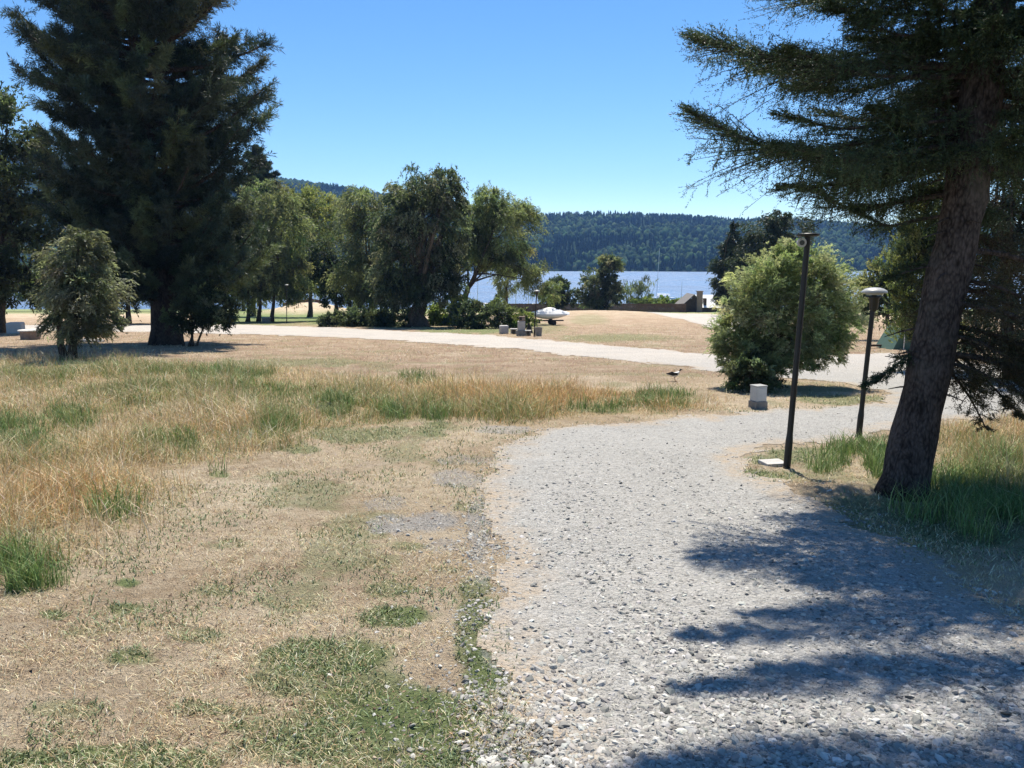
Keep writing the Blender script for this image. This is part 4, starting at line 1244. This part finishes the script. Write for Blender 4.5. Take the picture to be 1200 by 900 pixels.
# dark gable (left wing), its roof slopes away
gz_ = [(-2.75, 0.0), (0.55, 0.0), (0.55, 1.35), (-0.75, 2.55), (-2.75, 0.75)]
gv = np.array([[x, -0.2, z] for x, z in gz_] + [[x, 5.0, z] for x, z in gz_]) + hb
MB().add(gv[:, :], [[5, 6, 1, 0], [6, 7, 2, 1], [9, 5, 0, 4]]).add(gv, [[0, 1, 2, 3, 4]]).add(gv, [[9, 8, 7, 6, 5]]).build('gable_wing', M['wood_dark'], o)
rv = []
for (a, c_) in (((-2.95, 0.70), (-0.75, 2.68)), ((-0.75, 2.68), (0.75, 1.30))):
    (x0, z0), (x1, z1) = a, c_
    rb = MB()
    vv = np.array([[x0, -0.45, z0 + .06], [x1, -0.45, z1 + .06], [x1, 5.2, z1 + .06], [x0, 5.2, z0 + .06], [x0, -0.45, z0 + .16], [x1, -0.45, z1 + .16], [x1, 5.2, z1 + .16], [x0, 5.2, z0 + .16]]) + hb
    rb.add(vv, [[0, 3, 2, 1], [4, 5, 6, 7], [0, 1, 5, 4], [1, 2, 6, 5], [2, 3, 7, 6], [3, 0, 4, 7]])
    rb.build('roof', M['roof_slate' if x0 < -1 else 'wall_white'], o)
MB().box(hb + [2.2, 3.0, 0.35], (4.6, 5.2, 0.7)).build('wall', M['wood_dark'], o)
rv = np.array([[-0.1, 0.2, 0.72], [4.6, 0.2, 0.72], [4.6, 3.0, 2.62], [-0.1, 3.0, 2.62], [4.6, 5.8, 0.72], [-0.1, 5.8, 0.72]]) + hb
MB().add(rv, [[0, 1, 2, 3], [3, 2, 4, 5]]).add(rv, [[0, 3, 5], [1, 4, 2]]).add(rv, [[0, 5, 4, 1]]).build('roof', M['wall_white'], o)
ch = MB().box(hb + [0.05, -0.5, 1.6], (0.85, 0.6, 3.3)).box(hb + [0.05, -0.5, 3.3], (1.0, 0.72, 0.14)).build('chimney', M['brick'], o)
MB().box(hb + [1.25, 1.1, 1.5], (0.42, 0.9, 1.3)).build('dormer', M['wood_dark'], o)


fence('low reddish fence along the dry bank seen between the olive tree trunks', (332, 384), (113, 113), 0.42, 1.9)


# ------------------------------------------------------------------ boats
def sailboat(label, px, Y, L, mast, lean, hull='hull_white', onwater=True, cover=None):
    p = P(px, 355, Y)
    b = np.array([p[0], p[1], -9.0 if onwater else float(gh(p[0], p[1]))])
    root = thing('sailboat', b, label, 'sailboat', 'sailboats at the lake shore')
    nst, nr = 13, 9
    V = np.zeros((nst, nr, 3))
    for i, t in enumerate(np.linspace(-1, 1, nst)):
        half = 0.16 * L * (1 - abs(min(t, 0)) ** 2.2) ** 0.7 * (1 if t < 0.3 else 1 - 0.3 * (t - 0.3)) + 0.01
        th = np.linspace(0, np.pi, nr)
        V[i, :, 0] = t * L / 2; V[i, :, 1] = -np.cos(th) * half
        V[i, :, 2] = 0.12 * L * (1.0 + 0.25 * max(0, -t)) - np.sin(th) ** 0.7 * 0.14 * L * (1 - 0.5 * max(0, -t) ** 2)
    i4 = np.arange(nst * nr).reshape(nst, nr)
    q = np.stack([i4[:-1, :-1], i4[:-1, 1:], i4[1:, 1:], i4[1:, :-1]], -1).reshape(-1, 4)
    mb = MB().add(V.reshape(-1, 3) + b, q).add(V[-1] + b, [list(range(nr))])
    dk = np.concatenate([V[:, 0], V[::-1, -1]])
    mb.add(dk + b, [list(range(len(dk)))])
    mb.build('hull', M[hull], root)
    MB().box(b + [0.05 * L, 0, 0.15 * L], (0.32 * L, 0.16 * L, 0.07 * L), 0, 0.85).build('cabin', M[cover or 'hull_white'], root, bevel=0.02 * L)
    m0 = b + [-0.08 * L, 0, 0.1 * L]
    m1 = m0 + np.array([lean * mast, 0, mast])
    MB().tube([m0, (m0 + m1) / 2, m1], [0.07, 0.06, 0.04], 8).build('mast', M['alu'], root)
    MB().tube([m0 + [0, 0, 0.1 * L], m0 + [0.45 * L, 0, 0.1 * L]], [0.045, 0.04], 8).tube([m0 + [0, 0, 0.13 * L], m0 + [0.42 * L, 0, 0.13 * L]], [0.09, 0.06], 8).build('boom', M['alu'], root)
    return root


sailboat('sailboat with the tallest mast rising behind the bright green shore bush', 772, 215, 8.0, 13.0, 0.035)
sailboat('small sailboat with a short straight mast left of the lake house', 800, 196, 4.6, 5.2, 0.01, 'hull_blue')
sailboat('beached dinghy whose mast leans right beside the feathery bush', 743, 176, 4.2, 6.5, 0.32, 'hull_white', False)
sailboat('beached dinghy with a strongly leaning mast behind the bright green bush', 759, 174, 4.0, 4.8, 0.38, 'hull_blue', False)
sailboat('blue dinghy on the beach seen under the leaning willow', 606, 168, 4.4, 5.0, 0.05, 'hull_blue', False, 'cloth_blue')
sailboat('white and light blue boat at the shore right of the pale slim willow', 622, 176, 5.0, 4.2, -0.05, 'hull_white', False, 'cloth_blue')
sailboat('white hulled boat seen low between the trunks of the leaning willow', 562, 170, 5.5, 6.0, 0.02, 'hull_white', False)

# motor boat behind the fence
p = P(782, 358, 190); b = np.array([p[0], p[1], -9.0])
o = thing('motor_boat', b, 'white motor boat with dark windows just beyond the brown fence', 'boat')
V = []
nst, nr = 11, 9
V = np.zeros((nst, nr, 3))
for i, t in enumerate(np.linspace(-1, 1, nst)):
    half = 1.0 * (1 - abs(min(t, 0)) ** 2.2) ** 0.7 + 0.01
    th = np.linspace(0, np.pi, nr)
    V[i, :, 0] = t * 3.2; V[i, :, 1] = -np.cos(th) * half; V[i, :, 2] = 0.75 + 0.25 * max(0, -t) - np.sin(th) ** 0.7 * 0.9 * (1 - 0.4 * max(0, -t) ** 2)
i4 = np.arange(nst * nr).reshape(nst, nr)
dk = np.concatenate([V[:, 0], V[::-1, -1]])
MB().add(V.reshape(-1, 3) + b, np.stack([i4[:-1, :-1], i4[:-1, 1:], i4[1:, 1:], i4[1:, :-1]], -1).reshape(-1, 4)).add(V[-1] + b, [list(range(nr))]).add(dk + b, [list(range(len(dk)))]).build('hull', M['hull_white'], o)
MB().box(b + [0.2, 0, 1.15], (2.6, 1.3, 0.75), 0, 0.82).build('cabin', M['glass_dark'], o, bevel=0.05)
MB().box(b + [0.25, 0, 1.57], (2.7, 1.35, 0.09)).build('roof', M['hull_white'], o, bevel=0.03)

# landing stage left of the boats
p = P(565, 349, 178); b = np.array([p[0], p[1], -9.0])
o = thing('wooden_jetty', b, 'reddish wooden jetty at the water seen through the willow trunks', 'jetty')
MB().box(b + [0, 0, 0.75], (9.0, 1.6, 0.12)).build('deck', M['wood_fence'], o)
for x in (-4.2, -1.4, 1.4, 4.2):
    MB().tube([b + [x, -0.65, -1.0], b + [x, -0.65, 1.2]], [0.11, 0.10], 8).build('pile', M['wood_dark'], o)

# ------------------------------------------------------------------ green tent at right
b = ground_at(P(1054, 408, 29))
o = thing('green_tent', b, 'low green tent between the white capped lamp and the spruce trunk', 'tent')
tv = np.array([[-0.48, -0.5, 0], [0.6, -0.5, 0], [0.6, 0.9, 0], [-0.48, 0.9, 0], [-0.1, -0.5, 0.82], [-0.05, 0.9, 0.78]]) + b
MB().add(tv, [[0, 4, 5, 3], [1, 2, 5, 4]]).add(tv, [[0, 1, 4], [3, 5, 2]]).build('canvas', M['tent'], o)
MB().tube([b + [-0.12, -0.55, 0], b + [-0.1, -0.54, 0.92]], [0.018, 0.015], 8).build('pole', M['alu'], o)
b = ground_at(P(1030, 406, 29.5))
o = thing('low_rail', b, 'dark low rail at the edge of the gravel left of the green tent', 'rail')
MB().box(b + [0, 0, 0.10], (0.9, 0.08, 0.07)).build('beam', M['wood_dark'], o)
for x in (-0.36, 0.36):
    MB().box(b + [x, 0.07, 0.05], (0.07, 0.06, 0.2)).build('post', M['wood_dark'], o)

# ------------------------------------------------------------------ bird on the dry grass
b = ground_at(G(791, 447))
o = thing('bird', b, 'small black and white bird standing on the dry ground left of the willow bush', 'bird')
th = np.linspace(0, 2 * np.pi, 12, endpoint=False)
body = [(-0.135, 0.115, 0.006, 0.004), (-0.09, 0.112, 0.022, 0.016), (-0.04, 0.108, 0.038, 0.034), (0.01, 0.112, 0.043, 0.040), (0.045, 0.125, 0.034, 0.034), (0.062, 0.148, 0.021, 0.022),
        (0.070, 0.172, 0.019, 0.021), (0.078, 0.188, 0.020, 0.019), (0.095, 0.190, 0.012, 0.011), (0.104, 0.188, 0.005, 0.004), (0.125, 0.184, 0.002, 0.0015)]
Vb = np.array([[[x, ry * math.cos(a), z + rz_ * math.sin(a)] for a in th] for x, z, ry, rz_ in body])
i4 = np.arange(Vb.shape[0] * 12).reshape(-1, 12)
q = np.stack([i4[:-1], np.roll(i4[:-1], -1, 1), np.roll(i4[1:], -1, 1), i4[1:]], -1).reshape(-1, 4)
Vw = Vb.reshape(-1, 3) * 1.35
MB().add(Vw[:72] + b, q[:60]).build('body', M['feather_white'], o, smooth=True)
MB().add(Vw[60:] + b, q[60:] - 60).build('head', M['feather_black'], o, smooth=True)
for sgn in (-1, 1):
    wv = np.array([[-0.15, sgn * 0.012, 0.122], [-0.05, sgn * 0.043, 0.150], [0.03, sgn * 0.047, 0.142], [0.03, sgn * 0.050, 0.108], [-0.04, sgn * 0.048, 0.098]]) * 1.35
    MB().add(np.vstack([wv, wv * [1, 0.9, 1]]) + b, [[0, 1, 2, 3, 4]]).add(np.vstack([wv, wv * [1, 0.9, 1]]) + b + [0, sgn * 0.002, 0], [[9, 8, 7, 6, 5]]).build('wing', M['feather_black'], o)
    MB().tube(np.array([[0.0, sgn * 0.016, 0.105], [-0.006, sgn * 0.016, 0.055], [0.002, sgn * 0.016, 0.0]]) * 1.35 + b, [0.006, 0.004, 0.0035], 6).tube(np.array([[-0.01, sgn * 0.016, 0.003], [0.03, sgn * 0.018, 0.002]]) * 1.35 + b, [0.004, 0.002], 5).build('leg', M['horn'], o)


# ------------------------------------------------------------------ stones, straw, grass
def stones(name, n, xr, dr, size, label, cols, keep, edge=False):
    d = np.exp(rng.uniform(math.log(dr[0]), math.log(dr[1]), n))
    x = (rng.uniform(xr[0], xr[1], n) - 600) / FPX * d
    k = keep(x, d)
    x, d = x[k], d[k]
    n = len(x)
    ph = (1 + 5 ** 0.5) / 2
    IV = unit(np.array([[-1, ph, 0], [1, ph, 0], [-1, -ph, 0], [1, -ph, 0], [0, -1, ph], [0, 1, ph], [0, -1, -ph], [0, 1, -ph], [ph, 0, -1], [ph, 0, 1], [-ph, 0, -1], [-ph, 0, 1]], float))
    IF = np.array([[0, 11, 5], [0, 5, 1], [0, 1, 7], [0, 7, 10], [0, 10, 11], [1, 5, 9], [5, 11, 4], [11, 10, 2], [10, 7, 6], [7, 1, 8], [3, 9, 4], [3, 4, 2], [3, 2, 6], [3, 6, 8], [3, 8, 9], [4, 9, 5], [2, 4, 11], [6, 2, 10], [8, 6, 7], [9, 8, 1]])
    OV = np.array([[1, 0, 0], [0, 1, 0], [-1, 0, 0], [0, -1, 0], [0, 0, 1], [0, 0, -1]], float)
    OF = np.array([[0, 1, 4], [1, 2, 4], [2, 3, 4], [3, 0, 4]])
    s = size(n, d)
    z = surf(x, d) + s * 0.12
    big = s > 0.012
    mb = MB()
    for sel, BV, BF in ((big, IV, IF), (~big, OV, OF)):
        m = sel.sum()
        if not m:
            continue
        V = BV[None] * rng.uniform(0.65, 1.25, (m, len(BV), 1))
        V = V * np.stack([rng.uniform(0.8, 1.5, m), rng.uniform(0.6, 1.1, m), rng.uniform(0.4, 0.8, m)], 1)[:, None]
        a = rng.uniform(0, 2 * np.pi, m); ca, sa = np.cos(a)[:, None], np.sin(a)[:, None]
        tl = rng.normal(0, 0.3, m)[:, None]
        V = np.stack([V[..., 0] * ca - V[..., 1] * sa, V[..., 0] * sa + V[..., 1] * ca, V[..., 2] + V[..., 0] * tl], -1)
        V = V * s[sel][:, None, None] + np.stack([x[sel], d[sel], z[sel]], 1)[:, None]
        F = BF[None] + (np.arange(m) * len(BV))[:, None, None]
        mb.add(V.reshape(-1, 3), F.reshape(-1, 3), np.repeat(np.array(cols)[rng.choice(len(cols), m)] * (1 + rng.normal(0, 0.2, (m, 1))) * (1 + rng.normal(0, 0.015, (m, 3))), len(BF), 0))
    return tag(mb.build(name, M['stone']), label, 'stones', kind='stuff')


GREYS = [(0.345, 0.336, 0.305), (0.40, 0.39, 0.358), (0.29, 0.282, 0.258), (0.37, 0.352, 0.315), (0.205, 0.199, 0.183)]
stones('gravel_stones', 480000, (520, 1420), (1.5, 17.0), lambda n, d: np.clip(rng.lognormal(-5.05, 0.5, n), 0.003, 0.026) * np.clip(1.12 - d * 0.045, 0.55, 1.0),
       'loose grey crushed stone covering the gravel drive', GREYS, lambda x, d: (sstep(-0.32, 0.18, sdist(ROAD, x, d) + (fbm(x * 2, d * 2, 13, 4) - 0.5) * 0.6) * (0.30 + 0.75 * np.maximum(np.exp(-((sdist(ROAD, x, d) - 0.82) / 0.26) ** 2), sstep(1.55, 2.1, sdist(ROAD, x, d))) + 0.35 * sstep(0.4, 0.6, fbm(x * 1.1, d * 0.7, 14, 4)))) > rng.random(len(x)))
stones('scattered_stones', 70000, (-100, 660), (1.8, 13.0), lambda n, d: np.clip(rng.lognormal(-5.2, 0.45, n), 0.003, 0.016),
       'scattered small stones in the dry soil beside the drive', GREYS + [(0.3, 0.24, 0.18)], lambda x, d: (sdist(ROAD, x, d) < 0.1) & (patch(GRAVELP, x, d) * 1.1 + np.exp(np.minimum(0, sdist(ROAD, x, d)) * 3.2) * 0.75 - 0.04 > rng.random(len(x))))

stones('soil_crumbs', 12000, (-250, 640), (1.8, 13.0), lambda n, d: np.clip(rng.lognormal(-5.3, 0.4, n), 0.003, 0.010),
       'dark crumbs of soil, bark and dead leaves on the dry ground', [(0.14, 0.095, 0.06), (0.20, 0.13, 0.085), (0.09, 0.065, 0.045), (0.27, 0.19, 0.12)], lambda x, d: (sdist(ROAD, x, d) < -0.05) & (sstep(0.42, 0.62, fbm(x * 1.9, d * 1.9, 19, 4)) > rng.random(len(x))))


def blades(mb, x, y, h, w, lean, tint, curl=0.5):
    """two-segment blade"""
    n = len(x)
    z = surf(x, y) - 0.004
    a = rng.uniform(0, 2 * np.pi, n)
    dirx, diry = np.cos(a), np.sin(a)
    lx = h * lean * dirx; ly = h * lean * diry
    up = h * np.sqrt(np.clip(1 - lean ** 2, 0.02, 1))
    b2 = rng.uniform(0, 2 * np.pi, n)
    sx, sy = np.cos(b2) * w / 2, np.sin(b2) * w / 2
    v0 = np.stack([x - sx, y - sy, z], 1); v1 = np.stack([x + sx, y + sy, z], 1)
    mx, my, mz = x + lx * 0.4, y + ly * 0.4, z + up * 0.6
    v2 = np.stack([mx + sx * 0.8, my + sy * 0.8, mz], 1); v3 = np.stack([mx - sx * 0.8, my - sy * 0.8, mz], 1)
    v4 = np.stack([x + lx * (1 + curl), y + ly * (1 + curl), z + up], 1)
    V = np.stack([v0, v1, v2, v3, v4], 1).reshape(-1, 3)
    i = np.arange(n)[:, None] * 5
    mb.V.append(V)
    mb.F.append((i + np.array([[0, 1, 2, 3]])) + mb.n); mb.F.append((i + np.array([[3, 2, 4]])) + mb.n)
    mb.T.append(tint); mb.T.append(tint)
    mb.n += len(V)


def sample(n, xr, dr, p=1.0):
    d = np.exp(rng.uniform(math.log(dr[0]), math.log(dr[1]), n))
    x = (rng.uniform(xr[0], xr[1], n) - 600) / FPX * d
    return x, d


STRAW = [(0.74, 0.61, 0.38), (0.80, 0.69, 0.47), (0.60, 0.46, 0.28), (0.82, 0.72, 0.53), (0.38, 0.27, 0.165), (0.66, 0.56, 0.37), (0.50, 0.45, 0.29), (0.64, 0.46, 0.26), (0.42, 0.42, 0.24)]
GOLDC = [(0.66, 0.53, 0.33), (0.72, 0.60, 0.40), (0.58, 0.45, 0.27), (0.76, 0.66, 0.48), (0.56, 0.50, 0.32)]
RUST = [(0.66, 0.44, 0.21), (0.62, 0.37, 0.17), (0.72, 0.54, 0.30), (0.60, 0.42, 0.22)]
GRASSG = [(0.16, 0.25, 0.075), (0.21, 0.285, 0.10), (0.12, 0.195, 0.06), (0.27, 0.32, 0.14)]
WEEDG = [(0.19, 0.25, 0.12), (0.235, 0.285, 0.15), (0.14, 0.195, 0.085), (0.28, 0.31, 0.18)]

# short dead grass over the bare slope
mb = MB()
x, d = sample(420000, (-250, 1450), (1.6, 60.0))
r_ = sdist(ROAD, x, d) + (fbm(x * 0.8, d * 0.8, 21, 5) - 0.5) * np.clip(0.16 + d * 0.028, 0.2, 0.9) * 1.1
k = (r_ < 0.04) & (fbm(x * 2.3, d * 2.3, 15, 3) + rng.normal(0, 0.10, len(x)) > 0.44 + 0.08 * (d > 15))
x, d = x[k], d[k]
n = len(x)
h = rng.uniform(0.015, 0.06, n) * np.clip(0.75 + d * 0.05, 0.8, 2.6)
blades(mb, x, d, h, np.clip(0.0022 + d * 0.00035, 0.0025, 0.012), rng.uniform(0.5, 0.97, n), tints(n, STRAW, 0.2), 0.3)
tag(mb.build('dead_grass', M['blade']), 'short dead straw grass over the open ground', 'grass', kind='stuff')

# tall dry grass band
mb = MB()
x, d = sample(330000, (-150, 1450), (4.2, 27.0))
e_ = (fbm(x * 0.8, d * 0.8, 22, 4) - 0.5)
s1 = sdist(GOLD, x, d) + e_ * 1.6
s2 = sdist(GOLDR, x, d) + e_ * 0.6
dn = np.maximum(sstep(-0.3, 0.8, s1) * (0.35 + 0.9 * sstep(0.38, 0.6, fbm(x * 0.7, d * 0.7, 33, 3))), sstep(-0.2, 0.3, s2) * 0.8)
dn = dn * sstep(0.0, -0.12, sdist(ROAD, x, d))
k = rng.random(len(x)) < dn * np.clip(d / 9, 0.5, 1)
x, d, dn = x[k], d[k], dn[k]
n = len(x)
h = rng.uniform(0.06, 0.29, n) * (0.55 + 0.5 * dn) * (0.45 + 1.1 * sstep(0.3, 0.7, fbm(x * 1.1, d * 1.1, 44, 4)))
tc = tints(n, GOLDC, 0.2) * (0.85 + 0.35 * fbm(x * 0.6, d * 0.6, 55, 3))[:, None]
rus = patch([(650, 474, 190, 26, 0.85), (60, 580, 120, 30, 0.5), (1160, 515, 60, 20, 0.7)], x, d) + 0.12 > rng.random(n)
tc[rus] = tints(rus.sum(), RUST, 0.2)
gmix = (np.maximum(patch(TALLGREEN, x, d), patch(RGREEN, x, d)) * 0.9 + 0.14 + 0.6 * sstep(0.46, 0.66, fbm(x * 0.45, d * 0.45, 66, 3))) > rng.random(n)
tc[gmix] = tints(gmix.sum(), GRASSG + [(0.26, 0.26, 0.11), (0.34, 0.33, 0.15)], 0.2)
blades(mb, x, d, h, np.clip(0.003 + d * 0.00035, 0.004, 0.010), rng.uniform(0.15, 0.9, n), tc, 0.6)
# seed stems
k = rng.permutation(n)[:22000]
hs = h[k] * rng.uniform(1.05, 1.55, len(k))
tcs = tints(len(k), [(0.50, 0.38, 0.20), (0.42, 0.28, 0.14), (0.56, 0.46, 0.28)], 0.15)
ln = rng.uniform(0.05, 0.4, len(k))
blades(mb, x[k], d[k], hs, 0.004, ln, tcs, 0.15)
tag(mb.build('tall_dry_grass', M['blade']), 'tall golden dry grass with seed heads across the slope', 'grass', kind='stuff')

# tall green tufts
mb = MB()
x, d = sample(420000, (-150, 1450), (4.5, 26.0))
pg = np.maximum(patch(TALLGREEN, x, d), patch(RGREEN, x, d)) * (0.15 + 1.1 * sstep(0.42, 0.62, fbm(x * 2.2, d * 2.2, 34, 3)))
pg = pg * sstep(0.0, -0.1, sdist(ROAD, x, d))
k = rng.random(len(x)) < pg * 0.8
x, d = x[k], d[k]; n = len(x)
h = rng.uniform(0.05, 0.30, n) * (0.55 + 0.8 * fbm(x * 1.5, d * 1.5, 45, 2))
blades(mb, x, d, h, np.clip(0.004 + d * 0.0004, 0.005, 0.011), rng.uniform(0.1, 0.6, n), tints(n, GRASSG, 0.22), 0.6)
tag(mb.build('green_grass', M['blade']), 'taller green grass growing in tufts among the dry grass', 'grass', kind='stuff')

# low green weeds, flat rosettes
mb = MB()
x, d = sample(330000, (-150, 1400), (1.7, 30.0))
pg = patch(LOWGREEN, x, d) * (0.2 + 1.0 * sstep(0.40, 0.60, fbm(x * 4, d * 4, 35, 3)))
pg = np.maximum(pg, 0.6 * sstep(0.50, 0.64, fbm(x * 1.7, d * 1.7, 36, 5)) * (d < 13))
k = (rng.random(len(x)) < pg * 0.75) & (sdist(ROAD, x, d) < 0.06)
x, d = x[k], d[k]; n = len(x)
blades(mb, x, d, rng.uniform(0.015, 0.05, n) * np.clip(0.8 + d * 0.03, 0.8, 1.5), np.clip(0.005 + d * 0.0006, 0.006, 0.013), rng.uniform(0.3, 0.95, n), tints(n, WEEDG, 0.25), 0.4)
tag(mb.build('low_weeds', M['blade']), 'low grey-green weeds in patches on the bare soil', 'weeds', kind='stuff')

# ------------------------------------------------------------------ the air
HAZE = 0.00015
if HAZE:
    hm, nt, out = new_mat('haze_air')
    pv = nd(nt, 'ShaderNodeVolumePrincipled', {'Color': (0.25, 0.50, 1.0, 1), 'Density': HAZE, 'Anisotropy': 0.2})
    nt.links.new(pv.outputs[0], out.inputs['Volume'])
    hz_ = MB().box((0, 790, 75), (5600, 1800, 200))
    tag(hz_.build('haze', hm, loc=(0, 790, 75)), 'thin blue summer haze over the lake', 'haze', kind='stuff')
